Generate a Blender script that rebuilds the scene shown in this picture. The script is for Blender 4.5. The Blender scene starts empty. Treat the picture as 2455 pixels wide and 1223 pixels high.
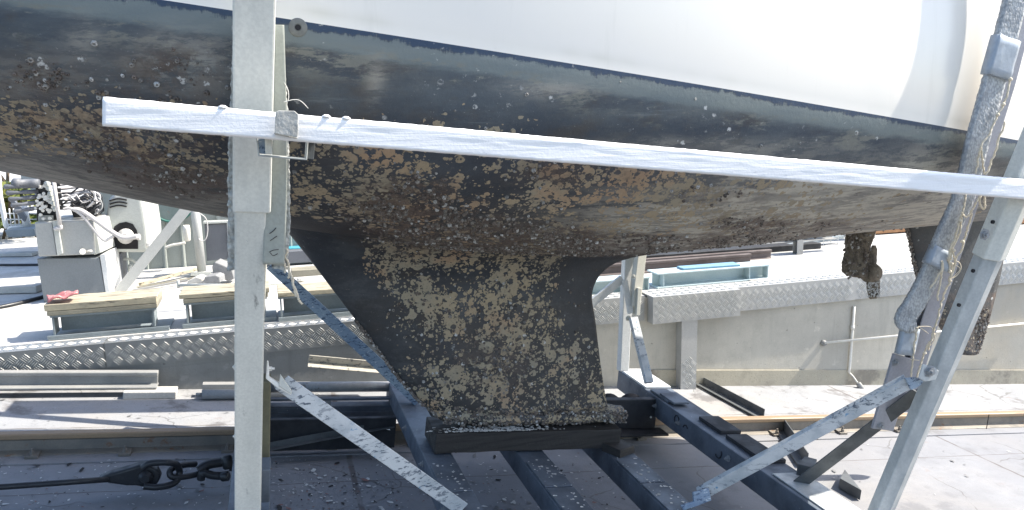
import bpy, bmesh, math, random
from mathutils import Vector, Matrix, noise
random.seed(7)
PI = math.pi
V = Vector
scene = bpy.context.scene
COL = scene.collection

# ------------------------------------------------------------------ frames
# s runs down the slipway (to the right), t across it (away), n is its normal
SL = math.radians(6.4)
SX = V((math.cos(SL), 0, -math.sin(SL))); SY = V((0, 1, 0)); SN = V((math.sin(SL), 0, math.cos(SL)))
PW, PH, FOC = 2455.0, 1223.0, 1900.0
CAMP = SN * 1.5
pit, rol, yaw = math.radians(9.7), math.radians(1.07), math.radians(16.8)
_F = V((math.sin(yaw)*math.cos(pit), math.cos(yaw)*math.cos(pit), -math.sin(pit)))
_R0 = V((math.cos(yaw), -math.sin(yaw), 0))
_D0 = -V((math.sin(yaw)*math.sin(pit), math.cos(yaw)*math.sin(pit), math.cos(pit)))
_R = _R0*math.cos(rol) + _D0*math.sin(rol)
_D = -_R0*math.sin(rol) + _D0*math.cos(rol)

def S(s, t, n): return SX*s + SY*t + SN*n            # slip coordinates to world
def ray(px, py): return _F*FOC + _R*(px-PW/2) + _D*(py-PH/2)
def P(px, py, t, d=0.0):                             # world point seen at a pixel in the plane y = t
    r = ray(px, py); return CAMP + r*((t-CAMP.y)/r.y)
def G(px, py, n=0.0):                                # on the slip plane raised by n
    r = ray(px, py); return CAMP + r*((n-CAMP.dot(SN))/r.dot(SN))
def Z(px, py, z):                                    # on a level plane
    r = ray(px, py); return CAMP + r*((z-CAMP.z)/r.z)
def pix(w):
    v = w-CAMP; f = v.dot(_F); return PW/2+FOC*v.dot(_R)/f, PH/2+FOC*v.dot(_D)/f
def ws(w): return w.dot(SX), w.y, w.dot(SN)

# ------------------------------------------------------------------ objects
def tag(o, label=None, cat=None, group=None, kind=None):
    if label: o['label'] = label
    if cat: o['category'] = cat
    if group: o['group'] = group
    if kind: o['kind'] = kind
    return o
def thing(name, loc, label, cat, group=None):
    o = bpy.data.objects.new(name, None); COL.objects.link(o); o.location = loc; o.empty_display_size = .1
    return tag(o, label, cat, group)
def root_loc(o):
    p = V((0, 0, 0))
    while o: p = p + o.location; o = o.parent
    return p
def obj(name, bm, mats, parent=None, loc=None, bevel=0.0, kind=None, label=None, cat=None, group=None, seg=2):
    base = root_loc(parent) if parent else V((0, 0, 0))
    if loc is None:
        loc = base if parent else None
    if loc is None:
        xs = [v.co for v in bm.verts]
        loc = V(((min(c.x for c in xs)+max(c.x for c in xs))/2, (min(c.y for c in xs)+max(c.y for c in xs))/2, min(c.z for c in xs)))
    bmesh.ops.translate(bm, verts=bm.verts, vec=-loc)
    me = bpy.data.meshes.new(name); bm.to_mesh(me); bm.free()
    for m in (mats if isinstance(mats, (list, tuple)) else [mats]): me.materials.append(m)
    o = bpy.data.objects.new(name, me); COL.objects.link(o)
    o.parent = parent; o.location = loc-base
    if bevel > 0:
        b = o.modifiers.new('bevel', 'BEVEL'); b.width = bevel; b.segments = seg; b.limit_method = 'ANGLE'; b.angle_limit = math.radians(40)
    return tag(o, label, cat, group, kind)
def BM(): return bmesh.new()

# ------------------------------------------------------------------ shapes
def rect(w, h): return [(-w/2, -h/2), (w/2, -h/2), (w/2, h/2), (-w/2, h/2)]
def ang(w, h, t): return [(0, 0), (w, 0), (w, t), (t, t), (t, h), (0, h)]
def chan(w, h, t): return [(-w/2, -h/2), (w/2, -h/2), (w/2, -h/2+t), (-w/2+t, -h/2+t), (-w/2+t, h/2-t), (w/2, h/2-t), (w/2, h/2), (-w/2, h/2)]
def ibm(w, h, tw, tf):
    a, b, c, d = w/2, h/2, tw/2, h/2-tf
    return [(-a, -b), (a, -b), (a, -d), (c, -d), (c, d), (a, d), (a, b), (-a, b), (-a, d), (-c, d), (-c, -d), (-a, -d)]
def railp(h, wb, wh):
    return [(-wb/2, 0), (wb/2, 0), (wb/2, .1*h), (.10*h, .22*h), (.10*h, .68*h), (wh/2, .76*h), (wh/2, .96*h), (wh*.38, h), (-wh*.38, h), (-wh/2, .96*h), (-wh/2, .76*h), (-.10*h, .68*h), (-.10*h, .22*h), (-wb/2, .1*h)]
def sweep(bm, prof, p0, p1, up=None, off=(0, 0), n=1, mi=0):
    p0, p1 = V(p0), V(p1); up = V(up) if up is not None else V((0, 0, 1))
    a = (p1-p0).normalized(); x = a.cross(up).normalized(); y = x.cross(a)
    rings = []
    for k in range(n+1):
        p = p0.lerp(p1, k/n)
        rings.append([bm.verts.new(p+x*(u+off[0])+y*(v+off[1])) for u, v in prof])
    m = len(prof)
    fs = []
    for k in range(n):
        for i in range(m):
            fs.append(bm.faces.new((rings[k][i], rings[k][(i+1) % m], rings[k+1][(i+1) % m], rings[k+1][i])))
    fs.append(bm.faces.new(rings[0][::-1])); fs.append(bm.faces.new(rings[-1]))
    for f in fs: f.material_index = mi
    return fs
def box(bm, lo, hi, f=None):
    f = f or (lambda x, y, z: V((x, y, z)))
    vs = [bm.verts.new(f(x, y, z)) for x in (lo[0], hi[0]) for y in (lo[1], hi[1]) for z in (lo[2], hi[2])]
    for q in ((0, 1, 3, 2), (4, 6, 7, 5), (0, 4, 5, 1), (2, 3, 7, 6), (0, 2, 6, 4), (1, 5, 7, 3)):
        bm.faces.new([vs[i] for i in q])
def hexa(bm, b, t):                                  # 4 bottom points, 4 top points
    vb = [bm.verts.new(V(p)) for p in b]; vt = [bm.verts.new(V(p)) for p in t]
    bm.faces.new(vb[::-1]); bm.faces.new(vt)
    for i in range(4): bm.faces.new((vb[i], vb[(i+1) % 4], vt[(i+1) % 4], vt[i]))
def spline(pts, k=8):
    pts = [V(p) for p in pts]; out = []
    for i in range(len(pts)-1):
        a = pts[max(i-1, 0)]; b = pts[i]; c = pts[i+1]; d = pts[min(i+2, len(pts)-1)]
        for j in range(k):
            u = j/k
            out.append(.5*((2*b)+(c-a)*u+(2*a-5*b+4*c-d)*u*u+(3*b-a-3*c+d)*u**3))
    out.append(pts[-1]); return out
def tube(bm, pts, r, seg=8, caps=True, rf=None):
    pts = [V(p) for p in pts]; prev = None; rings = []
    for i, p in enumerate(pts):
        a = (pts[min(i+1, len(pts)-1)]-pts[max(i-1, 0)])
        if a.length < 1e-9: a = V((0, 0, 1))
        a.normalize()
        if prev is None:
            x = a.orthogonal().normalized()
        else:
            x = (prev-a*prev.dot(a))
            x = x.normalized() if x.length > 1e-6 else a.orthogonal().normalized()
        prev = x; y = a.cross(x)
        rings.append([bm.verts.new(p+(x*math.cos(2*PI*j/seg)+y*math.sin(2*PI*j/seg))*(r if rf is None else rf(i, j)*r)) for j in range(seg)])
    for a, b in zip(rings, rings[1:]):
        for j in range(seg):
            f = bm.faces.new((a[j], a[(j+1) % seg], b[(j+1) % seg], b[j])); f.smooth = True
    if caps:
        bm.faces.new(rings[0][::-1]); bm.faces.new(rings[-1])
def twine(bm, pts, r=.003, k=14, fuzz=.0015):       # twisted cord: lumpy tube
    p = spline(pts, k)
    p = [q+noise.noise_vector(q*60)*fuzz for q in p]
    tube(bm, p, r, 6, True, lambda i, j: 1+.35*math.sin(i*1.7+j*1.05*2))
def lathe(bm, c, axis, prof, seg=20, smooth=True):   # prof: (distance along axis, radius)
    c, axis = V(c), V(axis).normalized(); x = axis.orthogonal().normalized(); y = axis.cross(x); rings = []
    for d, r in prof:
        rings.append([bm.verts.new(c+axis*d+(x*math.cos(2*PI*j/seg)+y*math.sin(2*PI*j/seg))*max(r, 1e-4)) for j in range(seg)])
    for a, b in zip(rings, rings[1:]):
        for j in range(seg):
            f = bm.faces.new((a[j], a[(j+1) % seg], b[(j+1) % seg], b[j])); f.smooth = smooth
    bm.faces.new(rings[0][::-1]); bm.faces.new(rings[-1])
def bolt(bm, c, axis, r=.011, h=.01):
    lathe(bm, c, axis, [(0, r*1.6), (.002, r*1.6), (.0021, r), (h, r)], 6, False)
    lathe(bm, V(c)+V(axis).normalized()*h, axis, [(0, r*.5), (h*.7, r*.5)], 8, False)
def bolts(par, mat, lst):
    for c, a, rr, h in lst:
        bm = BM(); bolt(bm, c, a, rr, h); obj('bolt', bm, M[mat], par)
def prism(bm, poly, depth):                          # poly: world points, extruded by a vector
    a = [bm.verts.new(V(p)) for p in poly]; b = [bm.verts.new(V(p)+V(depth)) for p in poly]; m = len(a)
    bm.faces.new(a); bm.faces.new(b[::-1])
    for i in range(m): bm.faces.new((a[i], b[i], b[(i+1) % m], a[(i+1) % m]))
def lumps(bm, amp, sc, seed=0):
    bm.normal_update()
    for v in bm.verts:
        q = v.co*sc+V((seed, seed, 0))
        v.co += v.normal*(noise.noise(q)*amp+noise.noise(q*2.7)*amp*.5)
def lin(tab, x):
    if x <= tab[0][0]: return tab[0][1]
    for (a, u), (b, w) in zip(tab, tab[1:]):
        if x <= b: return u+(w-u)*(x-a)/(b-a)
    return tab[-1][1]
def cub(tab, x):
    n = len(tab)
    if x <= tab[0][0]: return tab[0][1]
    if x >= tab[-1][0]: return tab[-1][1]
    i = max(k for k in range(n-1) if tab[k][0] <= x)
    def sl(k):
        a, b = max(k-1, 0), min(k+1, n-1); return (tab[b][1]-tab[a][1])/(tab[b][0]-tab[a][0])
    h = tab[i+1][0]-tab[i][0]; u = (x-tab[i][0])/h
    return (2*u**3-3*u*u+1)*tab[i][1]+(u**3-2*u*u+u)*h*sl(i)+(-2*u**3+3*u*u)*tab[i+1][1]+(u**3-u*u)*h*sl(i+1)

# ------------------------------------------------------------------ materials
class NT:
    def __init__(s, name, rough=.6, metal=0.0):
        s.m = bpy.data.materials.new(name); s.m.use_nodes = True; s.t = s.m.node_tree; s.N = s.t.nodes; s.L = s.t.links
        s.b = s.N['Principled BSDF']; s.b.inputs['Roughness'].default_value = rough; s.b.inputs['Metallic'].default_value = metal
        s.co = s.N.new('ShaderNodeTexCoord').outputs['Object']
    def put(s, inp, v):
        if hasattr(v, 'is_output') or isinstance(v, bpy.types.NodeSocket): s.L.new(v, inp)
        elif isinstance(v, (tuple, list)) and len(v) == 3 and inp.type == 'RGBA': inp.default_value = (*v, 1)
        else: inp.default_value = v
    def noise(s, sc, det=4, rough=.55, co=None, out='Fac', dist=0):
        n = s.N.new('ShaderNodeTexNoise'); n.inputs['Scale'].default_value = sc; n.inputs['Detail'].default_value = det; n.inputs['Roughness'].default_value = rough; n.inputs['Distortion'].default_value = dist
        s.L.new(co or s.co, n.inputs['Vector']); return n.outputs[out]
    def voro(s, sc, co=None, feat='F1'):
        n = s.N.new('ShaderNodeTexVoronoi'); n.feature = feat; n.inputs['Scale'].default_value = sc
        s.L.new(co or s.co, n.inputs['Vector']); return n
    def math(s, op, a, b=None, c=None, clamp=False):
        n = s.N.new('ShaderNodeMath'); n.operation = op; n.use_clamp = clamp
        for i, v in enumerate((a, b, c)):
            if v is not None: s.put(n.inputs[i], v)
        return n.outputs[0]
    def ramp(s, f, lo, hi, a=0.0, b=1.0, smooth=True):
        n = s.N.new('ShaderNodeMapRange'); n.interpolation_type = 'SMOOTHSTEP' if smooth else 'LINEAR'
        for i, v in enumerate((f, lo, hi, a, b)): s.put(n.inputs[i], v)
        return n.outputs[0]
    def mix(s, f, a, b, mode='MIX'):
        n = s.N.new('ShaderNodeMix'); n.data_type = 'RGBA'; n.blend_type = mode
        s.put(n.inputs[0], f); s.put(n.inputs[6], a); s.put(n.inputs[7], b); return n.outputs[2]
    def mapv(s, scale=(1, 1, 1), loc=(0, 0, 0), rot=(0, 0, 0), co=None):
        n = s.N.new('ShaderNodeMapping'); n.inputs['Scale'].default_value = scale; n.inputs['Location'].default_value = loc; n.inputs['Rotation'].default_value = rot
        s.L.new(co or s.co, n.inputs['Vector']); return n.outputs[0]
    def warp(s, sc, amt, co=None):
        n = s.noise(sc, 3, co=co, out='Color'); a = s.N.new('ShaderNodeVectorMath'); a.operation = 'MULTIPLY_ADD'
        s.L.new(n, a.inputs[0]); a.inputs[1].default_value = (amt,)*3; s.L.new(co or s.co, a.inputs[2]); return a.outputs[0]
    def attr(s, name):
        n = s.N.new('ShaderNodeAttribute'); n.attribute_name = name; return n
    def color(s, v): s.put(s.b.inputs['Base Color'], v)
    def rough(s, v): s.put(s.b.inputs['Roughness'], v)
    def bump(s, h, strength=.4, dist=.004):
        n = s.N.new('ShaderNodeBump'); n.inputs['Strength'].default_value = strength; n.inputs['Distance'].default_value = dist
        s.L.new(h, n.inputs['Height']); s.L.new(n.outputs[0], s.b.inputs['Normal'])

def weathered(name, base, dark=None, stain=None, sc=6, rough=.55, metal=0.0, amt=.5, bump=.15, bsc=90, samt=.62, streak=(1, 1, 1), speck=None, speckamt=.7):
    m = NT(name, rough, metal); dark = dark or tuple(c*.6 for c in base)
    co = m.mapv(streak)
    f = m.ramp(m.noise(sc, 6, .6, co), .35, .7)
    c = m.mix(m.math('MULTIPLY', f, amt), base, dark)
    if stain: c = m.mix(m.ramp(m.noise(sc*2.3, 5, .65, m.mapv(streak, (3, 1, 7))), samt, samt+.08), c, stain)
    if speck: c = m.mix(m.math('MULTIPLY', m.ramp(m.noise(bsc*.8, 3, .6), speckamt, speckamt+.05), .8), c, speck)
    c = m.mix(m.ramp(m.noise(bsc*1.3, 2), .3, .7, 0, .25), c, tuple(x*.55 for x in base))
    m.color(c); m.rough(m.ramp(f, 0, 1, rough-.08, min(1, rough+.15)))
    m.bump(m.noise(bsc, 4, .6), bump, .003)
    return m.m

M = {}
M['galv'] = weathered('galvanised_steel', (.62, .615, .555), (.44, .445, .405), (.25, .25, .23), sc=7, rough=.55, amt=.8, samt=.63, bsc=120, streak=(1, 1, .35), speck=(.17, .21, .25), speckamt=.71)
M['galv_clean'] = weathered('galvanised_sleeve', (.70, .70, .64), (.56, .57, .53), (.30, .30, .28), sc=9, rough=.5, amt=.7, samt=.69, streak=(2.2, 2.2, .25))
M['galv_blotch'] = weathered('galvanised_blotched', (.55, .565, .55), (.29, .315, .325), (.17, .18, .19), sc=5, rough=.5, amt=1, samt=.7, streak=(1.5, 1.5, .6))
def splash_mat():
    m = NT('paint_splashed_steel', .5)
    co = m.mapv((1, 1, 1), rot=(0, .9, 0))
    c = m.mix(m.ramp(m.noise(9, 4), .4, .6), (.50, .53, .55), (.36, .40, .43))
    w = m.warp(30, .03)
    st = m.mapv((14, 40, 60), rot=(0, .5, 0), co=w)
    f = m.ramp(m.noise(1.6, 5, .65, st), .53, .6); g = m.ramp(m.noise(5, 3), .42, .62)
    c = m.mix(m.math('MULTIPLY', f, g), c, (.075, .10, .135))
    c = m.mix(m.ramp(m.noise(34, 4, .6), .66, .69), c, (.12, .26, .42))
    c = m.mix(m.ramp(m.noise(60, 4, .6, st), .62, .68), c, (.72, .74, .74))
    m.color(c); m.bump(m.noise(80, 4), .3, .003); return m.m
M['splash'] = splash_mat()
def splash_blue():
    m = NT('blue_splashed_steel', .5)
    w = m.warp(30, .03); st = m.mapv((14, 40, 60), rot=(0, .5, 0), co=w)
    c = m.mix(m.ramp(m.noise(7, 4), .35, .65), (.16, .23, .33), (.30, .37, .44))
    c = m.mix(m.ramp(m.noise(1.7, 5, .65, st), .52, .60), c, (.05, .085, .15))
    c = m.mix(m.ramp(m.noise(2.6, 5, .65, st), .6, .66), c, (.55, .6, .64))
    m.color(c); m.bump(m.noise(80, 4), .3, .003); return m.m
M['splashb'] = splash_blue()
M['beam'] = weathered('dark_painted_steel', (.13, .155, .19), (.055, .065, .08), (.30, .32, .34), sc=5, rough=.55, amt=.9, samt=.70, speck=(.45, .47, .5), speckamt=.69)
M['darkangle'] = weathered('dark_grey_steel', (.11, .12, .125), (.055, .058, .062), (.2, .17, .14), sc=8, rough=.6, amt=.8, samt=.7)
M['black'] = weathered('black_rubber', (.025, .027, .032), (.014, .015, .018), None, sc=12, rough=.7)
M['pipe'] = weathered('dull_steel_pipe', (.30, .31, .32), (.18, .19, .2), (.12, .11, .1), sc=8, rough=.45, amt=.8)
M['rail'] = weathered('rail_steel', (.24, .21, .17), (.15, .14, .125), (.20, .11, .06), sc=6, rough=.6, amt=.9, samt=.6)
M['railtop'] = weathered('rusty_rail_head', (.32, .22, .13), (.24, .18, .13), (.15, .1, .07), sc=4, rough=.55, samt=.66, streak=(.6, 3, 3))
M['stock'] = weathered('grey_rail_steel', (.32, .32, .31), (.22, .225, .225), (.16, .12, .09), sc=6, rough=.6, amt=.8, samt=.68)
M['wire'] = weathered('greasy_black_steel', (.022, .024, .028), (.012, .013, .016), (.06, .055, .05), sc=20, rough=.45, samt=.64)
M['timber'] = weathered('worn_timber', (.46, .41, .30), (.33, .30, .235), (.12, .11, .09), sc=9, rough=.8, amt=1.0, samt=.545, bsc=50, bump=.4, streak=(.3, 2, 2))
M['timberg'] = weathered('grey_timber', (.30, .28, .22), (.18, .17, .14), (.08, .08, .07), sc=9, rough=.85, amt=.9, samt=.6, bump=.4, streak=(.3, 2, 2))
M['keeltimber'] = weathered('black_stained_timber', (.030, .027, .025), (.016, .015, .015), (.05, .045, .04), sc=10, rough=.75, samt=.62, bump=.5, streak=(.3, 2, 4))
M['olive'] = weathered('olive_timber', (.17, .16, .10), (.10, .10, .075), (.3, .33, .33), sc=14, rough=.8, samt=.66)
M['ibeam'] = weathered('grey_primed_steel', (.25, .29, .31), (.18, .215, .235), (.42, .43, .42), sc=6, rough=.55, amt=.8, samt=.72)
M['blueibeam'] = weathered('pale_blue_steel', (.50, .60, .62), (.42, .53, .56), (.55, .5, .42), sc=5, rough=.55, amt=.8, samt=.72)
M['blue'] = weathered('faded_blue_paint', (.20, .37, .49), (.14, .28, .40), (.55, .6, .6), sc=9, rough=.5, samt=.62)
M['teal'] = weathered('turquoise_paint', (.08, .36, .46), (.07, .30, .40), None, sc=9, rough=.5)
M['whitesteel'] = weathered('white_painted_steel', (.72, .73, .72), (.6, .61, .6), (.34, .33, .3), sc=7, rough=.45, samt=.7)
M['pedestal'] = weathered('slate_machine_paint', (.20, .22, .235), (.16, .18, .195), (.13, .14, .14), sc=5, rough=.5, amt=.7, samt=.74)
M['machine'] = weathered('grey_machine_paint', (.40, .41, .40), (.33, .345, .345), (.22, .22, .2), sc=5, rough=.5, amt=.7, samt=.72)
M['cover'] = weathered('light_machine_cover', (.50, .52, .49), (.44, .46, .44), None, sc=4, rough=.45)
M['hose'] = weathered('pale_hose', (.58, .56, .55), (.46, .45, .45), None, sc=20, rough=.5)
M['shed'] = weathered('shed_cladding', (.34, .37, .345), (.25, .275, .26), (.3, .2, .13), sc=3, rough=.5, samt=.72, streak=(2, 2, .4))
M['green'] = weathered('dark_green_enamel', (.05, .17, .14), (.04, .12, .1), None, sc=9, rough=.4)
M['dish'] = weathered('grey_green_dish', (.22, .27, .25), (.17, .2, .19), (.3, .18, .13), sc=6, rough=.5, samt=.66)
M['panel'] = weathered('slate_panel', (.14, .15, .17), (.1, .11, .13), None, sc=6, rough=.6)
M['block'] = weathered('concrete_block', (.24, .245, .25), (.16, .165, .17), (.35, .35, .34), sc=14, rough=.9, bump=.5)
M['blocklight'] = weathered('pale_concrete_block', (.52, .51, .48), (.4, .4, .38), None, sc=14, rough=.9, bump=.4)
M['red'] = weathered('faded_red_cloth', (.55, .2, .2), (.38, .13, .14), (.6, .5, .48), sc=18, rough=.9, samt=.58)
M['tape'] = weathered('grey_duct_tape', (.36, .41, .47), (.30, .345, .40), None, sc=12, rough=.4, bump=.3, bsc=40)
M['padsteel'] = weathered('padded_arm_steel', (.33, .335, .37), (.26, .265, .30), (.4, .4, .4), sc=6, rough=.5)
M['padboard'] = weathered('pad_board', (.36, .38, .34), (.29, .31, .28), (.2, .2, .19), sc=8, rough=.6, streak=(2, 2, .3))
M['flaky'] = weathered('flaking_cream_paint', (.46, .43, .36), (.30, .30, .28), (.14, .14, .14), sc=16, rough=.8, samt=.55)
M['strap'] = weathered('hammered_grey_paint', (.46, .455, .42), (.33, .33, .31), (.6, .59, .55), sc=40, rough=.7, amt=1, samt=.6, bump=1.0, bsc=60)
M['fitting'] = weathered('scummed_fitting', (.20, .205, .19), (.14, .15, .145), None, sc=30, rough=.8)
M['twine'] = weathered('sun_bleached_twine', (.72, .64, .50), (.55, .47, .35), None, sc=60, rough=.9)
M['thread'] = weathered('white_thread', (.75, .74, .7), None, None, sc=60, rough=.9)
M['pvc'] = weathered('white_pvc', (.78, .76, .70), (.66, .64, .58), None, sc=6, rough=.4)
M['rust'] = weathered('rusted_steel', (.36, .19, .09), (.26, .13, .07), (.5, .45, .38), sc=9, rough=.8, samt=.6)
M['rustdark'] = weathered('dark_rusty_rail', (.12, .095, .088), (.07, .058, .057), (.22, .17, .15), sc=6, rough=.7, samt=.66)
M['alubar'] = weathered('highlight_tread_bar', (.58, .58, .56), (.44, .45, .44), None, sc=12, rough=.35, metal=.3)  # tread bars coloured brighter to give the shaded plate its highlights
M['alulightbar'] = weathered('highlight_pale_tread_bar', (.66, .66, .63), (.52, .52, .5), None, sc=12, rough=.35, metal=.2)  # same painted highlights for the paler plates
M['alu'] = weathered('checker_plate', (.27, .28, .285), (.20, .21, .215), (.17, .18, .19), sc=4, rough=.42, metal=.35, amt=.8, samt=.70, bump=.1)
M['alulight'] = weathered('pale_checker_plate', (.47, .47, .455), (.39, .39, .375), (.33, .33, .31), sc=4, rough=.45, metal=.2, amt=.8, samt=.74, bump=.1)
M['bark'] = weathered('bark', (.12, .09, .06), (.07, .05, .035), None, sc=20, rough=.9)
M['hole'] = weathered('shadowed_hole', (.015, .015, .018), None, None, sc=10, rough=.9)

def concrete(name, base, dark, warm=None, sc=1.0, bump=.35, dirt=None, lines=None, joints=False, streaks=False):
    m = NT(name, .9)
    c = m.mix(m.ramp(m.noise(1.3*sc, 6, .6), .35, .7), base, dark)
    c = m.mix(m.ramp(m.noise(9*sc, 5, .65), .45, .75, 0, .55), c, tuple(x*.7 for x in base))
    if warm: c = m.mix(m.ramp(m.noise(.7*sc, 5, .6, m.mapv((1, 1, 1), (4, 2, 9))), .45, .65, 0, .6), c, warm)
    c = m.mix(m.ramp(m.noise(150, 3, .7), .60, .68, 0, .75), c, tuple(x*.35 for x in base))
    c = m.mix(m.ramp(m.noise(60, 4, .7), .60, .7, 0, .35), c, tuple(min(1, x*1.35) for x in base))
    if dirt:
        d = m.ramp(m.noise(3.2, 7, .68, m.mapv((1, 1, 1), (7, 3, 1))), .54, .66)
        c = m.mix(m.math('MULTIPLY', d, .8), c, dirt)
    if lines:
        v = m.voro(lines[0], m.mapv(lines[1])); 
        c = m.mix(m.ramp(v.outputs['Distance'], 0.0, .05, .7, 0), c, dark)
    if joints:
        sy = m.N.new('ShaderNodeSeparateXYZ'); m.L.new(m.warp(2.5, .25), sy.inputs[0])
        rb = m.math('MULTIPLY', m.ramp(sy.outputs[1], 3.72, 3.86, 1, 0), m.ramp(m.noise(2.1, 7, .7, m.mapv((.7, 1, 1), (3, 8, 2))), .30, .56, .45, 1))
        c = m.mix(m.math('MULTIPLY', rb, .7), c, (.185, .19, .205))  # band between the rails coloured darker to deepen the shade under the hull
        sx = m.N.new('ShaderNodeSeparateXYZ'); m.L.new(m.warp(9, .02), sx.inputs[0])
        for ax, pos, wd in ((0, .43, .016), (0, 3.9, .010), (0, -1.9, .010), (1, 4.02, .006), (1, 3.30, .004)):
            d = m.math('ABSOLUTE', m.math('SUBTRACT', sx.outputs[ax], pos+.01))
            c = m.mix(m.math('MULTIPLY', m.ramp(d, wd*.5, wd, .75, 0), m.ramp(m.noise(6, 4), .35, .55, .4, 1)), c, (.09, .075, .07))
        cr = m.voro(1.1, m.warp(3, .25), 'DISTANCE_TO_EDGE').outputs['Distance']
        c = m.mix(m.math('MULTIPLY', m.ramp(cr, .002, .006, .6, 0), m.ramp(m.noise(1.7, 3), .5, .6)), c, (.10, .095, .09))
        rs = m.ramp(m.noise(4.5, 6, .65, m.mapv((1, 1.6, 1), (11, 2, 5))), .62, .74, 0, .45); c = m.mix(rs, c, (.20, .13, .10))
    if streaks:
        vs = m.ramp(m.noise(3.2, 6, .7, m.mapv((2.2, 1, .22))), .5, .72, 0, .5); c = m.mix(vs, c, tuple(x*.62 for x in base))
        hs = m.N.new('ShaderNodeSeparateXYZ'); m.L.new(m.warp(5, .012), hs.inputs[0])
        for zz in (-.05, .12): c = m.mix(m.ramp(m.math('ABSOLUTE', m.math('SUBTRACT', hs.outputs[2], zz)), .002, .005, .5, 0), c, dark)
        c = m.mix(m.math('MULTIPLY', m.ramp(m.noise(7, 6, .7), .60, .68), .5), c, tuple(min(1, x*1.25) for x in base))
        c = m.mix(m.ramp(m.voro(11, m.warp(8, .05)).outputs['Distance'], .05, .08, .7, 0), c, tuple(x*.4 for x in base))
    m.color(c)
    h = m.math('ADD', m.noise(25, 6, .7), m.math('MULTIPLY', m.noise(150, 3, .6), .5))
    m.bump(h, bump, .006); return m.m
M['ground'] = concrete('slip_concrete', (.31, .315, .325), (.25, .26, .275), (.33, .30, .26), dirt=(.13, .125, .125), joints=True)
M['low_bounce_ground'] = concrete('low_bounce_ground', (.075, .075, .078), (.055, .055, .06), None)  # dark colour meant to cut bounce light from the unseen near side
M['deck'] = concrete('quay_concrete', (.52, .515, .50), (.44, .44, .43), dirt=(.36, .355, .34))
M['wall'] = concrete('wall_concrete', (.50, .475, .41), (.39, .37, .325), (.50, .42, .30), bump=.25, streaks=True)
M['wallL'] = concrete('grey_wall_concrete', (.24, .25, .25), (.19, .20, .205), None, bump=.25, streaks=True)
M['footing'] = concrete('footing_concrete', (.44, .40, .31), (.36, .335, .27), (.3, .27, .22), bump=.3, dirt=(.2, .18, .15))

def plank_mat():
    m = NT('flaking_white_paint', .7)
    z = m.N.new('ShaderNodeSeparateXYZ'); m.L.new(m.co, z.inputs[0])
    c = m.mix(m.ramp(m.noise(14, 5, .6, m.mapv((.25, 1, 3))), .5, .75, 0, .5), (.86, .855, .85), (.74, .745, .76))
    c = m.mix(m.ramp(m.noise(70, 4, .6, m.mapv((.2, 1, 1))), .66, .72, 0, .6), c, (.55, .56, .58))
    c = m.mix(m.ramp(m.noise(9, 7, .75, m.mapv((.35, 1, 1.5), (4, 4, 4))), .60, .70, 0, .35), c, (.50, .48, .43))
    m.color(c)
    h = m.math('ADD', m.noise(30, 5, .65, m.mapv((.07, 1, 1.8))), m.math('MULTIPLY', m.noise(140, 3, .6), .3))
    m.bump(h, .35, .005); return m.m
M['plank'] = plank_mat()
def carpet_mat(name, base, light):
    m = NT(name, .95)
    v = m.voro(140, m.mapv((1, 1, .7), co=m.warp(60, .004)))
    c = m.mix(m.ramp(m.noise(24, 5, .6), .35, .7), base, light)
    c = m.mix(m.ramp(v.outputs['Distance'], .3, .8, 0, .45), c, tuple(x*.42 for x in base))
    m.color(c); m.bump(m.math('SUBTRACT', 1.0, v.outputs['Distance']), .55, .003); return m.m
M['carpet'] = carpet_mat('grey_carpet', (.40, .41, .39), (.54, .545, .51))
M['carpetb'] = carpet_mat('blue_grey_carpet', (.36, .38, .40), (.50, .52, .53))
def topside_mat():
    m = NT('white_gelcoat', .28)
    c = m.mix(m.ramp(m.noise(1.2, 5), .4, .7), (.86, .82, .745), (.83, .795, .735))
    c = m.mix(m.ramp(m.attr('scum').outputs['Fac'], 0, 1, 0, .55), c, (.5, .48, .36))
    c = m.mix(m.ramp(m.noise(5, 7, .75, m.mapv((2.5, 1, .16))), .54, .74, 0, .16), c, (.52, .50, .43))
    c = m.mix(m.ramp(m.noise(22, 6, .8, m.mapv((.3, 1, 1))), .66, .74, 0, .22), c, (.45, .45, .42))
    m.color(c); m.b.inputs['Coat Weight'].default_value = .5; m.b.inputs['Coat Roughness'].default_value = .15
    return m.m
M['topside'] = topside_mat()

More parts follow.
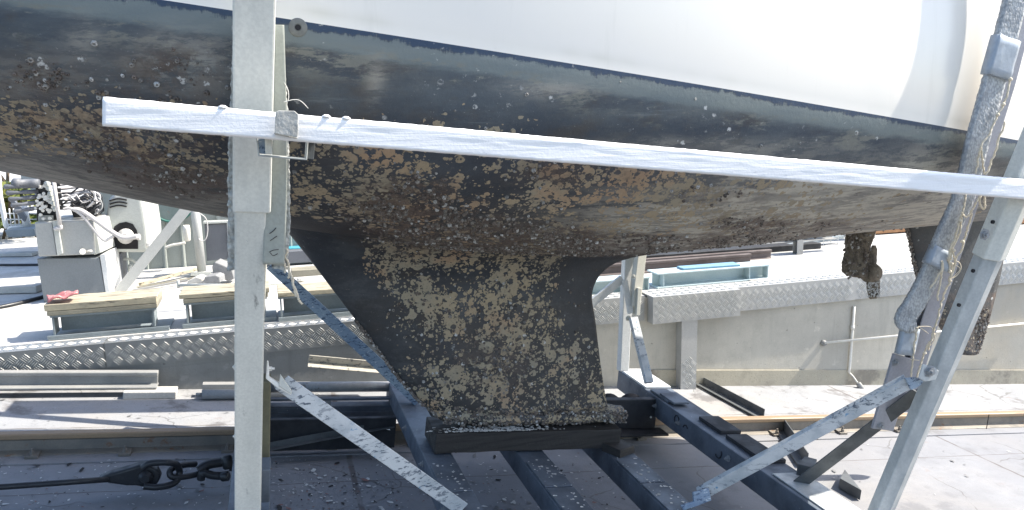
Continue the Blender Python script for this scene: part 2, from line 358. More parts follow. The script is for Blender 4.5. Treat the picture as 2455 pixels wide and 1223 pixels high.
def foul_mat(name='fouled_antifoul', blue=True):
    m = NT(name, .75)
    A = {k: m.attr(k).outputs['Fac'] for k in ('tan', 'brown', 'dust', 'slime', 'white', 'blue', 'wl')}
    w = m.warp(26, .018); w2 = m.warp(70, .006, w)
    # ground coat: near-black, bluer towards the waterline
    base = m.mix(A['blue'], (.033, .030, .0275), (.029, .043, .064))
    base = m.mix(m.ramp(m.noise(3.1, 6, .65), .42, .72, 0, .5), base, (.052, .060, .070))
    base = m.mix(m.ramp(m.noise(14, 6, .7, m.mapv((.5, 1, 1.3))), .55, .72, 0, .45), base, (.07, .066, .06))
    base = m.mix(m.ramp(m.noise(6.5, 9, .78, m.mapv((.7, 1, 1.2), (8, 3, 1))), .50, .64, 0, .55), base, (.085, .09, .092))
    base = m.mix(m.ramp(m.noise(4.2, 8, .74, m.mapv((.6, 1, 1), (2, 13, 1))), .50, .62, 0, .7), base, (.050, .041, .035))
    base = m.mix(m.ramp(m.noise(48, 5, .75, m.mapv((.5, 1, 1))), .62, .70, 0, .5), base, (.13, .125, .115))
    ck = m.math('MULTIPLY', A['blue'], m.ramp(m.noise(3.4, 8, .72, m.mapv((.45, 1, 1.3), (5, 2, 6))), .44, .66, 0, .6))
    base = m.mix(ck, base, (.085, .108, .13))
    base = m.mix(m.math('MULTIPLY', A['blue'], m.ramp(m.noise(30, 5, .75, m.mapv((.06, .5, 1), rot=(0, .35, 0))), .60, .72, 0, .5)), base, (.17, .19, .20))
    # slime and scum below the waterline
    sl = m.math('MULTIPLY', A['slime'], m.ramp(m.noise(5, 7, .7, m.mapv((.35, .6, 1.6), (1, 5, 2))), .35, .6))
    base = m.mix(sl, base, m.mix(m.noise(11, 5), (.12, .155, .175), (.21, .215, .185)))
    # dark painted edge, then a pale scum stripe under the waterline
    dn = m.math('MULTIPLY_ADD', m.noise(16, 6, .7, m.mapv((.5, 1, 2))), .05, A['wl'])
    dn2 = m.math('MULTIPLY_ADD', m.noise(70, 4, .75, m.mapv((1, .3, .12))), .030, m.math('SUBTRACT', dn, .006))
    st = m.math('MULTIPLY', m.ramp(dn2, .043, .053), m.ramp(dn, .072, .096, 1, 0))
    scol = m.mix(m.noise(9, 5, .6, m.mapv((.4, 1, 2))), (.115, .15, .165), (.215, .24, .22))
    base = m.mix(m.math('MULTIPLY', st, .9), base, scol)
    base = m.mix(m.ramp(dn2, .041, .050, .9, 0), base, (.022, .048, .095))
    pt = m.math('MULTIPLY', m.ramp(m.noise(9, 8, .75, m.mapv((.5, 1, 1.8), (3, 1, 8))), .52, .60), m.ramp(dn, .11, .17, .85, 0))
    base = m.mix(m.math('MULTIPLY', pt, m.ramp(A['wl'], .03, .05)), base, m.mix(m.noise(18, 5), (.14, .15, .14), (.22, .215, .175)))
    # grey brown dusting of the flat underside aft
    du = m.math('MULTIPLY', A['dust'], m.ramp(m.noise(7, 8, .72, m.mapv((.35, 1.2, 1))), .28, .62))
    base = m.mix(m.math('MULTIPLY', du, .95), base, m.mix(m.noise(22, 6, .7, m.mapv((.4, 1, 1))), (.21, .20, .175), (.41, .39, .335)))
    sk = m.mapv((.22, 1, 1), (1, 8, 3), (0, .10, 0))
    du2 = m.math('MULTIPLY', A['dust'], m.ramp(m.noise(34, 8, .75, m.warp(12, .02, sk)), .45, .55))
    base = m.mix(m.math('MULTIPLY', du2, .9), base, m.mix(m.noise(40, 4, .7, sk), (.39, .36, .295), (.55, .515, .435)))
    du3 = m.math('MULTIPLY', A['dust'], m.ramp(m.noise(19, 7, .75, m.mapv((.3, 1, 1), (5, 1, 7))), .60, .66))
    base = m.mix(m.math('MULTIPLY', du3, .8), base, (.055, .05, .045))
    bc = m.math('MULTIPLY', m.ramp(A['brown'], .12, .6), m.ramp(m.noise(11, 9, .78, m.mapv((.6, 1, 1), (3, 3, 9))), .48, .56))
    base = m.mix(m.math('MULTIPLY', bc, .9), base, m.mix(m.noise(70, 5, .75), (.030, .022, .018), (.13, .092, .072)))
    wf = m.math('MULTIPLY', m.ramp(m.noise(62, 5, .7, m.mapv((.7, 1, 1))), .635, .67), m.ramp(m.noise(7, 4, .65, m.mapv((1, 1, 1), (6, 1, 6))), .50, .60))
    base = m.mix(m.math('MULTIPLY', wf, .75), base, (.34, .345, .33))
    # tan footprints: discs of several sizes, grown together
    lf = m.noise(5.5, 6, .62, m.mapv((1, 1, 1), (2.3, 9, 4)))
    dens = m.math('MULTIPLY', A['tan'], m.ramp(lf, .34, .58, .12, 1.0))
    tan = None
    for sc, k in ((18, .42), (30, .66), (48, .72), (76, .55), (125, .42)):
        v = m.voro(sc, w if sc < 40 else w2)
        sep = m.N.new('ShaderNodeSeparateColor'); m.L.new(v.outputs['Color'], sep.inputs[0])
        on = m.math('LESS_THAN', sep.outputs[0], m.math('MULTIPLY', dens, k))
        r = m.math('MULTIPLY_ADD', sep.outputs[1], .26, .34)
        d = m.math('MULTIPLY', on, m.ramp(v.outputs['Distance'], m.math('SUBTRACT', r, .05), r, 1, 0))
        tan = d if tan is None else m.math('MAXIMUM', tan, d)
    area = m.ramp(m.math('MULTIPLY_ADD', dens, .27, m.noise(14, 8, .68, w)), .775, .79)
    tan = m.math('MAXIMUM', tan, area)
    # dark circles scraped back out of the tan
    v = m.voro(33, m.mapv((1, 1, 1), (5, 5, 5), co=w2)); sep = m.N.new('ShaderNodeSeparateColor'); m.L.new(v.outputs['Color'], sep.inputs[0])
    hole = m.math('MULTIPLY', m.math('LESS_THAN', sep.outputs[0], .30), m.ramp(v.outputs['Distance'], .30, .38, 1, 0))
    v3 = m.voro(80, m.mapv((1, 1, 1), (1, 2, 3), co=w2)); sep3 = m.N.new('ShaderNodeSeparateColor'); m.L.new(v3.outputs['Color'], sep3.inputs[0])
    hole = m.math('MAXIMUM', hole, m.math('MULTIPLY', m.math('LESS_THAN', sep3.outputs[0], .30), m.ramp(v3.outputs['Distance'], .3, .42, 1, 0)))
    tan = m.math('MULTIPLY', tan, m.ramp(m.noise(95, 6, .75, w2), .33, .42))
    tanm = m.math('MULTIPLY', tan, m.math('SUBTRACT', 1.0, m.math('MULTIPLY', hole, .92)))
    tcol = m.mix(m.ramp(m.noise(6, 4), .35, .65), (.31, .275, .205), (.37, .30, .20))
    tcol = m.mix(m.ramp(m.noise(3.2, 5, .65, m.mapv((1, 1, 1), (7, 7, 7))), .50, .64), tcol, (.39, .275, .175))
    tcol = m.mix(m.ramp(m.noise(90, 4, .7), .5, .75, 0, .5), tcol, (.13, .115, .085))
    col = m.mix(tanm, base, tcol)
    # brown crust
    bn = m.math('MULTIPLY', A['brown'], m.ramp(m.noise(20, 8, .75, w), .44, .54, 0, .9))
    bcol = m.mix(m.noise(120, 4, .7), (.045, .032, .026), (.22, .165, .13))
    col = m.mix(m.math('MINIMUM', bn, 1.0), col, bcol)
    # white shell scars
    v = m.voro(34, m.mapv((1, 1, 1), (9, 1, 3), co=w2)); sep = m.N.new('ShaderNodeSeparateColor'); m.L.new(v.outputs['Color'], sep.inputs[0])
    wr = m.math('MULTIPLY', m.math('LESS_THAN', sep.outputs[0], m.math('MULTIPLY', A['white'], .5)), m.ramp(v.outputs['Distance'], .20, .32, 1, 0))
    wr = m.math('MULTIPLY', m.math('MULTIPLY', wr, m.ramp(m.noise(90, 4, .7), .44, .54)), m.ramp(m.noise(5, 3, .6, m.mapv((1, 1, 1), (4, 4, 1))), .46, .54))
    col = m.mix(m.math('MULTIPLY', wr, .9), col, (.60, .60, .58))
    sp = m.math('MULTIPLY', m.ramp(m.noise(230, 2, .5), .70, .74), m.math('MAXIMUM', A['white'], A['brown']))
    col = m.mix(m.math('MULTIPLY', sp, .6), col, (.45, .44, .42))
    # fine vertical and horizontal scratches
    col = m.mix(m.ramp(m.noise(40, 4, .7, m.mapv((.08, 1, 1.4))), .66, .74, 0, .25), col, (.20, .22, .22))
    m.color(col)
    h = m.math('ADD', m.math('MULTIPLY', tanm, .35), m.math('MULTIPLY', bn, m.noise(120, 4, .7)))
    h = m.math('ADD', h, m.math('MULTIPLY', m.noise(60, 6, .7), .4))
    m.bump(h, .7, .006)
    m.rough(m.ramp(tanm, 0, 1, .55, .85))
    return m.m
M['foul'] = foul_mat()
def barn_mat():
    m = NT('barnacle_shell', .8)
    a = m.attr('shell').outputs['Color']
    m.color(m.mix(m.ramp(m.noise(260, 3, .6), .35, .7, 0, .6), a, (.05, .042, .036))); m.bump(m.noise(300, 3), .4, .002); return m.m
M['barn'] = barn_mat()
def encr_mat():
    m = NT('encrusted_growth', .9)
    c = m.mix(m.ramp(m.noise(22, 6, .7), .35, .65), (.10, .083, .066), (.23, .19, .14))
    c = m.mix(m.ramp(m.noise(60, 5, .7), .58, .68), c, (.045, .04, .034))
    c = m.mix(m.ramp(m.noise(110, 4, .6), .64, .68), c, (.42, .40, .36))
    m.color(c); m.bump(m.noise(70, 6, .75), 1.0, .012); return m.m
M['encr'] = encr_mat()
def leaf_mat():
    m = NT('leaf', .6)
    i = m.N.new('ShaderNodeObjectInfo')
    c = m.mix(m.ramp(m.noise(6, 4), .35, .65), (.09, .13, .025), (.20, .21, .045)); m.color(c)
    m.b.inputs['Transmission Weight'].default_value = 0.0
    return m.m
M['leaf'] = leaf_mat()

# ------------------------------------------------------------------ fouling zones (placed on the skin of hull and keel)
def blob(lst, x, y):
    r = 0.0
    for cx, cy, rx, ry, a in lst:
        d = ((x-cx)/rx)**2+((y-cy)/ry)**2
        if d < 6: r += a*math.exp(-d*1.2)
    return r
TAN = [(80, 300, 200, 50, .6), (300, 350, 260, 60, .35), (900, 430, 250, 70, .3), (1500, 500, 300, 60, .35), (80, 305, 190, 50, .8), (280, 330, 200, 70, .5), (480, 330, 120, 70, .8), (350, 400, 260, 60, .35), (560, 420, 90, 80, .5),
       (860, 365, 120, 50, .75), (1080, 370, 260, 60, .85), (1300, 420, 200, 60, .85), (780, 450, 150, 50, .7), (1000, 455, 220, 60, .9), (1180, 500, 220, 60, .8),
       (820, 520, 140, 30, .7), (740, 495, 90, 30, .6), (1300, 540, 200, 40, .85), (1530, 440, 130, 60, .85), (1620, 480, 160, 60, .7), (1830, 440, 150, 50, .5), (1900, 500, 220, 60, .35),
       (1000, 620, 130, 60, .9), (1180, 640, 200, 60, 1.0), (1050, 700, 120, 60, .95), (1240, 720, 140, 80, 1.0), (960, 660, 90, 40, .8), (1130, 780, 160, 50, .75), (1290, 830, 110, 70, .85),
       (1060, 880, 150, 70, .75), (1180, 930, 200, 50, .8), (1350, 960, 130, 60, .9), (1000, 960, 80, 40, .6), (1430, 930, 70, 80, .6), (960, 760, 60, 40, .5), (1430, 1000, 120, 25, .8), (1200, 1005, 250, 25, .8),
       (1390, 830, 60, 80, .3), (930, 640, 60, 60, .6), (1310, 650, 60, 80, .8)]
TANNEG = [(1385, 700, 58, 110, 1.4), (790, 640, 90, 90, 1.6), (720, 560, 90, 45, 1.0), (850, 770, 70, 80, 1.2), (900, 860, 60, 60, .7), (1100, 830, 130, 40, .5), (1330, 930, 40, 50, .6), (380, 440, 330, 45, .7), (130, 400, 160, 30, 1.0), (1660, 350, 300, 40, .7)]
BROWN = [(1000, 500, 130, 55, .9), (920, 480, 90, 50, .7), (1050, 555, 130, 35, .9), (1200, 560, 200, 30, .8), (1400, 585, 160, 28, 1.0), (1560, 590, 120, 20, .9), (1800, 535, 90, 24, 1.0), (1870, 545, 120, 22, .9), (1700, 585, 200, 18, .7),
         (230, 330, 130, 50, .6), (330, 390, 120, 45, .8), (100, 285, 120, 40, .5), (480, 320, 90, 60, .5), (500, 440, 100, 40, .6), (430, 440, 120, 30, .5), (1180, 870, 110, 80, .45), (1010, 450, 60, 40, .6), (1330, 420, 110, 40, .5), (1700, 470, 130, 30, .4), (1930, 575, 260, 12, .8), (2080, 540, 160, 20, .4), (420, 165, 170, 60, .55), (90, 190, 120, 50, .45), (300, 240, 200, 30, .3), (1500, 420, 50, 50, .3), (1240, 590, 250, 18, .8)]
WHITE = [(80, 190, 120, 60, 1.6), (420, 170, 120, 60, .7), (1250, 250, 500, 70, .45), (1750, 320, 400, 50, .4), (220, 110, 200, 60, .35), (340, 190, 160, 60, .5), (480, 220, 120, 60, .5), (620, 170, 100, 60, .3), (860, 280, 200, 20, .5), (1030, 275, 90, 18, 1.0), (1290, 205, 60, 20, .9), (1530, 310, 120, 40, .5), (1920, 350, 90, 25, .8), (250, 300, 220, 50, .5), (1150, 800, 260, 120, .35), (1000, 470, 200, 80, .4)]
CLEAR = [(690, 240, 260, 60)]
def zones(w, kind):
    x, y = pix(w)
    s, t, n = ws(w)
    j = noise.noise(w*5)*22+noise.noise(w*14)*9; k = noise.noise(w*5+V((9, 3, 1)))*14+noise.noise(w*14+V((9, 3, 1)))*6
    X, Y = x+j, y+k
    tan = blob(TAN, X, Y)-blob(TANNEG, X, Y)
    brown = blob(BROWN, X, Y); white = blob(WHITE, X, Y)
    if kind == 'hull':
        dwl = WLN(s)-n
        slime = .35*max(0, 1-dwl/.25)
        slime += .28*blob([(420, 150, 260, 90, 1), (1200, 150, 300, 40, .8), (1800, 270, 350, 50, .8)], X, Y)
        if dwl < .03: slime *= max(0, (dwl-.012)/.02)
        dust = blob([(1800, 540, 380, 75, 1.0), (2080, 480, 260, 80, 1.1), (1500, 580, 260, 30, .7), (2250, 420, 120, 80, .6), (250, 440, 330, 40, .45), (470, 150, 140, 75, .45), (90, 190, 130, 60, .30), (330, 150, 60, 40, .2), (905, 190, 30, 60, .35), (200, 100, 40, 60, .3), (1330, 210, 120, 20, .4), (1700, 350, 300, 20, .35), (480, 490, 120, 30, .4), (90, 380, 140, 40, .4), (1900, 430, 200, 40, .8), (1650, 520, 200, 50, .6), (2150, 540, 150, 40, .9)], X, Y)
        blue = max(0, min(1, (.55-dwl)/.42))
    else:
        dwl = 1; slime = dust = 0; blue = .12 if Y > 720 else .3
    c = lambda v, m=1.0: max(0.0, min(m, v))
    return c(tan, .95), c(brown, 1.0), c(dust), c(slime), c(white), c(blue), max(0.0, min(1.0, dwl))
ZN = ('tan', 'brown', 'dust', 'slime', 'white', 'blue', 'wl')

# ------------------------------------------------------------------ the boat
TC = 3.05
NK = [(-4.0, 1.74), (-3, 1.60), (-2, 1.45), (-1.2, 1.335), (-.72, 1.262), (-.47, 1.22), (-.09, 1.162), (.5, 1.105), (.9, 1.09), (1.31, 1.10), (1.7, 1.145), (2.16, 1.212), (2.52, 1.262), (3.0, 1.325), (3.45, 1.39)]
BW = [(-4.0, .06), (-3, .50), (-2, .80), (-1, .98), (0, 1.05), (1, 1.045), (2, .96), (2.5, .885), (3, .78), (3.45, .65)]
def WLN(s): return 1.755-.029*(s+.2)
SHEER = 2.42
def hpt(s, u, side=-1):                              # u 0 waterline .. 1 centreline
    b, k, w = cub(BW, s), cub(NK, s), WLN(s)
    ph = u*PI/2
    y = b*math.cos(ph)**.95*(1 if side < 0 else .74); d = (w-k)*math.sin(ph)**1.0  # unseen far side made narrower to pull in the hull's cast shadow
    return S(s, TC+side*y, w-d)
def tpt(s, u, side=-1):                              # topsides, u 0 waterline .. 1 sheer
    b, w = cub(BW, s), WLN(s)
    y = b+.045*math.sin(u*PI*.5)-(.03+.09*max(0, min(1, (s-.5)/1.4)))*u**1.5
    if side > 0: y *= .74  # topsides narrowed likewise on the far side for the shadow
    return S(s, TC+side*y, w+(SHEER-.02*s-w)*u)
boat = thing('sail_boat', S(1.1, TC, .355), 'white sailing boat with a barnacle-fouled dark underbody, standing in the steel cradle', 'boat')
def hull():
    bm = BM(); ss = []
    s = -4.0
    while s < 3.45:
        ss.append(s); s += .012 if s > -1.2 else .1
    ss.append(3.45)
    NU, NT_ = 90, 26
    grid = []; zs = {}
    for s in ss:
        row = []
        for side in (-1, 1):
            col = [tpt(s, 1-i/NT_, side) for i in range(NT_)]+[hpt(s, i/NU, side) for i in range(NU+1)]
            if side == 1: col = col[:-1][::-1]
            row += col
        grid.append(row)
    m = len(grid[0]); vs = []; data = []; scum = []
    half = NT_+NU+1
    for gi, (s, row) in enumerate(zip(ss, grid)):
        r = []; zrow = []
        for j, p in enumerate(row):
            v = bm.verts.new(p); r.append(v)
            jj = j if j < half else m-1-j
            if jj >= NT_:
                if j < half:
                    z = zones(p, 'hull') if -1.3 < s else (.3, .2, .2, .3, .2, .3, .2); zrow.append(z)
                else: z = zrow[jj-NT_]
                data.append(z); scum.append(0)
            else:
                data.append((0, 0, 0, 0, 0, 0, 0))
                n = ws(p)[2]-WLN(s); scum.append(max(0, 1-n/.06)**1.5*(.4+1.2*max(0, noise.noise(V((s*3, 1, 0)))+noise.noise(V((s*14, 4, n*30)))*.6)))
        vs.append(r)
    for a, b in zip(vs, vs[1:]):
        for j in range(m-1):
            f = bm.faces.new((a[j], b[j], b[j+1], a[j+1])); f.smooth = True
            f.material_index = 0 if (j < NT_ or j >= m-1-NT_) else 1
    f = bm.faces.new(vs[-1][::-1])
    bm.faces.new(vs[0])
    bm.normal_update()
    o = obj('hull', bm, [M['topside'], M['foul']], boat, label='white above the waterline, near-black with tan and brown growth below')
    me = o.data
    for k, nm in enumerate(ZN):
        a = me.attributes.new(nm, 'FLOAT', 'POINT'); a.data.foreach_set('value', [d[k] for d in data])
    a = me.attributes.new('scum', 'FLOAT', 'POINT'); a.data.foreach_set('value', scum)
    bm = BM()
    for s0, s1 in zip(ss[::6], ss[6::6]+[3.45]):
        q = [tpt(s0, 1, -1), tpt(s1, 1, -1), tpt(s1, 1, 1), tpt(s0, 1, 1)]
        bm.faces.new([bm.verts.new(p-SN*.004) for p in q])
    obj('deck', bm, M['topside'], boat)
hull()
KLE = [(.36, .74), (.40, .70), (.44, .645), (.544, .548), (.80, .345), (1.02, .168), (1.10, .10), (1.2, .0)]
KTE = [(.36, 1.50), (.41, 1.475), (.60, 1.42), (.80, 1.372), (.90, 1.346), (.96, 1.355), (1.01, 1.385), (1.05, 1.44), (1.08, 1.53), (1.11, 1.68), (1.2, 2.0)]
def kpt(n, c, side):
    a, b = lin(KLE, n), cub(KTE, n); s = a+(b-a)*c
    th = .056*(1+.25*(n-.4))*2.6*(math.sqrt(max(c, 0))*.62-.30*c-.32*c*c*(1) + .0)*1.6
    th = max(th, .004*(1 if c > 0 else 0))
    if n > .92: th *= 1+((n-.92)/.12)**2*.9
    return S(s, TC+side*th, n)
def keel():
    bm = BM(); data = []; NN, NC = 90, 120; rows = []
    for i in range(NN+1):
        n = .372+(1.17-.372)*i/NN; r = []
        zl = []
        for side in (-1, 1):
            for k in range(NC+1):
                c = (k/NC)**1.3
                if side == 1: c = ((NC-k)/NC)**1.3
                p = kpt(n, c, side)
                if side == -1: z = zones(p, 'keel'); zl.append(z)
                else: z = zl[NC-k]
                r.append(bm.verts.new(p)); data.append(z)
        rows.append(r)
    m = len(rows[0])
    for a, b in zip(rows, rows[1:]):
        for j in range(m):
            f = bm.faces.new((a[j], a[(j+1) % m], b[(j+1) % m], b[j])); f.smooth = True
    # shoe along the foot
    NS = 60
    rr = []
    for i in range(NS+1):
        u = i/NS; s = .70+.845*u
        hw = .075*min(1, (u/.22)**.5 if u > 0 else 0)*(1 if u < .93 else max(.35, 1-((u-.93)/.07)*.65)); hw = max(hw, .008)
        ring = []
        for k in range(16):
            a = 2*PI*k/16
            y = math.cos(a); z = math.sin(a)
            y = math.copysign(abs(y)**.6, y); z = math.copysign(abs(z)**.7, z)
            p = S(s, TC+y*hw, .384+z*(.027 if u > .03 else .014)+.012*max(0, 1-u/.3))
            p += noise.noise_vector(p*40)*.003
            ring.append(bm.verts.new(p)); data.append(zones(p, 'keel'))
        rr.append(ring)
    for a, b in zip(rr, rr[1:]):
        for k in range(16):
            f = bm.faces.new((a[k], a[(k+1) % 16], b[(k+1) % 16], b[k])); f.smooth = True
    bm.faces.new(rr[0][::-1]); bm.faces.new(rr[-1])
    bmesh.ops.recalc_face_normals(bm, faces=bm.faces)
    o = obj('keel', bm, M['foul'], boat)
    for k, nm in enumerate(ZN):
        a = o.data.attributes.new(nm, 'FLOAT', 'POINT'); a.data.foreach_set('value', [d[k] for d in data])
keel()
def foil(bm, poly, th, nn=40, nc=24, rough=0.0):    # poly: LE and TE pixel polylines at plane TC
    le, te = poly; rows = []
    for i in range(nn+1):
        u = i/nn
        a = P(*lin2(le, u), TC); b = P(*lin2(te, u), TC); r = []
        for k in list(range(nc+1))+list(range(nc-1, 0, -1)):
            pass
        for side in (-1, 1):
            rng = range(nc+1) if side == -1 else range(nc-1, 0, -1)
            for k in rng:
                c = (k/nc)**1.4; h = th*2.2*(math.sqrt(c)*.9-.5*c-.4*c*c); h = max(h, .003 if c > 0 else 0)
                p = a.lerp(b, c)+V((0, side*h, 0))
                r.append(bm.verts.new(p))
        rows.append(r)
    m = len(rows[0])
    for a, b in zip(rows, rows[1:]):
        for j in range(m):
            f = bm.faces.new((a[j], a[(j+1) % m], b[(j+1) % m], b[j])); f.smooth = True
    bm.faces.new(rows[0]); bm.faces.new(rows[-1][::-1])
    bmesh.ops.recalc_face_normals(bm, faces=bm.faces)
def lin2(pl, u):
    u *= len(pl)-1; i = min(int(u), len(pl)-2); f = u-i
    return pl[i][0]+(pl[i+1][0]-pl[i][0])*f, pl[i][1]+(pl[i+1][1]-pl[i][1])*f
bm = BM(); foil(bm, ([(2174, 520), (2180, 570), (2194, 640), (2212, 700), (2250, 780), (2298, 848)], [(2420, 520), (2412, 590), (2398, 660), (2386, 710), (2368, 780), (2346, 848)]), .05)
rud = obj('rudder', bm, M['foul'], boat)
for nm, f in zip(ZN, (lambda z: .25 if z > 740 else .0, lambda z: .5 if z > 700 else .05, lambda z: 0, lambda z: .12, lambda z: .9 if z > 760 else .2, lambda z: .25, lambda z: 1)):
    a = rud.data.attributes.new(nm, 'FLOAT', 'POINT'); b0 = root_loc(rud)
    a.data.foreach_set('value', [f(pix(v.co+b0)[1]) for v in rud.data.vertices])
# saildrive leg, hub and blades, thick with growth
def crust(bm, cuts, amp=.012, sc=30):
    bmesh.ops.recalc_face_normals(bm, faces=bm.faces)
    bmesh.ops.subdivide_edges(bm, edges=bm.edges[:], cuts=cuts, use_grid_fill=True)
    lumps(bm, amp, sc, 3)
    lumps(bm, amp*.5, sc*3, 8)
    for f in bm.faces: f.smooth = True
def prof_leg():
    bm = BM()
    pts = [(2032, 545, 2098, 545, .05), (2030, 590, 2083, 590, .045), (2027, 616, 2078, 620, .045), (2021, 640, 2090, 642, .05), (2022, 654, 2092, 662, .05), (2045, 664, 2086, 672, .03)]
    rows = []
    for x0, y0, x1, y1, h in pts:
        r = []
        for k in range(12):
            a = 2*PI*k/12; c = .5-.5*math.cos(a)
            p = P(x0+(x1-x0)*c, y0+(y1-y0)*c, TC)+V((0, -math.sin(a)*h, 0)); r.append(bm.verts.new(p))
        rows.append(r)
    for a, b in zip(rows, rows[1:]):
        for k in range(12): bm.faces.new((a[k], a[(k+1) % 12], b[(k+1) % 12], b[k]))
    bm.faces.new(rows[0]); bm.faces.new(rows[-1][::-1]); crust(bm, 4, .008, 35)
    return bm
leg = obj('drive_leg', prof_leg(), M['encr'], boat, label='brown leg thick with growth')
bm = BM(); a = P(2074, 655, TC-.03); b = P(2114, 652, TC-.03)
lathe(bm, a, b-a, [(0, .02), (.004, .042), (.03, .046), (.05, .047), (.068, .036), (.075, .012)], 16); lumps(bm, .003, 40, 2)
pr = obj('propeller', bm, M['encr'], leg)
def blade(pl, th):
    bm = BM(); rows = []
    for x0, y0, x1, y1, h in pl:
        r = []
        for k in range(10):
            an = 2*PI*k/10; c = .5-.5*math.cos(an)
            r.append(bm.verts.new(P(x0+(x1-x0)*c, y0+(y1-y0)*c, TC-.03)+V((0, -math.sin(an)*h*th, 0))))
        rows.append(r)
    for a, b in zip(rows, rows[1:]):
        for k in range(10): bm.faces.new((a[k], a[(k+1) % 10], b[(k+1) % 10], b[k]))
    bm.faces.new(rows[0]); bm.faces.new(rows[-1][::-1]); crust(bm, 3, .003, 50); return bm
obj('blade', blade([(2078, 655, 2108, 652, 1), (2077, 675, 2110, 672, 1), (2078, 695, 2110, 690, .8), (2081, 710, 2108, 708, .7), (2086, 716, 2102, 715, .4)], .014), M['encr'], pr)
obj('blade', blade([(2084, 640, 2098, 640, 1), (2083, 620, 2102, 618, 1), (2085, 600, 2103, 600, .8), (2092, 588, 2100, 588, .4)], .014), M['encr'], pr)
# through-hull fitting
bm = BM(); c = hpt(.165, .10); 
def hull_near(px, py):
    best = None
    for i in range(0, 260):
        s = -1.2+i*.018
        for k in range(0, 60):
            u = k/60; q = pix(hpt(s, u)); d = (q[0]-px)**2+(q[1]-py)**2
            if best is None or d < best[0]: best = (d, s, u)
    return best[1], best[2]
def hnrm(s, u):
    a = hpt(s+.01, u)-hpt(s-.01, u); b = hpt(s, min(1, u+.01))-hpt(s, max(0, u-.01)); n = a.cross(b).normalized()
    return n if n.y < 0 or n.z < 0 else -n
hs, hu = hull_near(705, 71); c = hpt(hs, hu); nn = hnrm(hs, hu)
if nn.y > 0: nn = -nn
lathe(bm, c-nn*.004, nn, [(0, .022), (.004, .022), (.006, .020), (.006, .009), (.0061, .008), (.004, .0075)], 24)
fit = obj('through_hull', bm, M['fitting'], boat)
bm = BM(); lathe(bm, c+nn*.0015, nn, [(0, .0065), (.001, .0065)], 16); obj('bore', bm, M['hole'], fit)

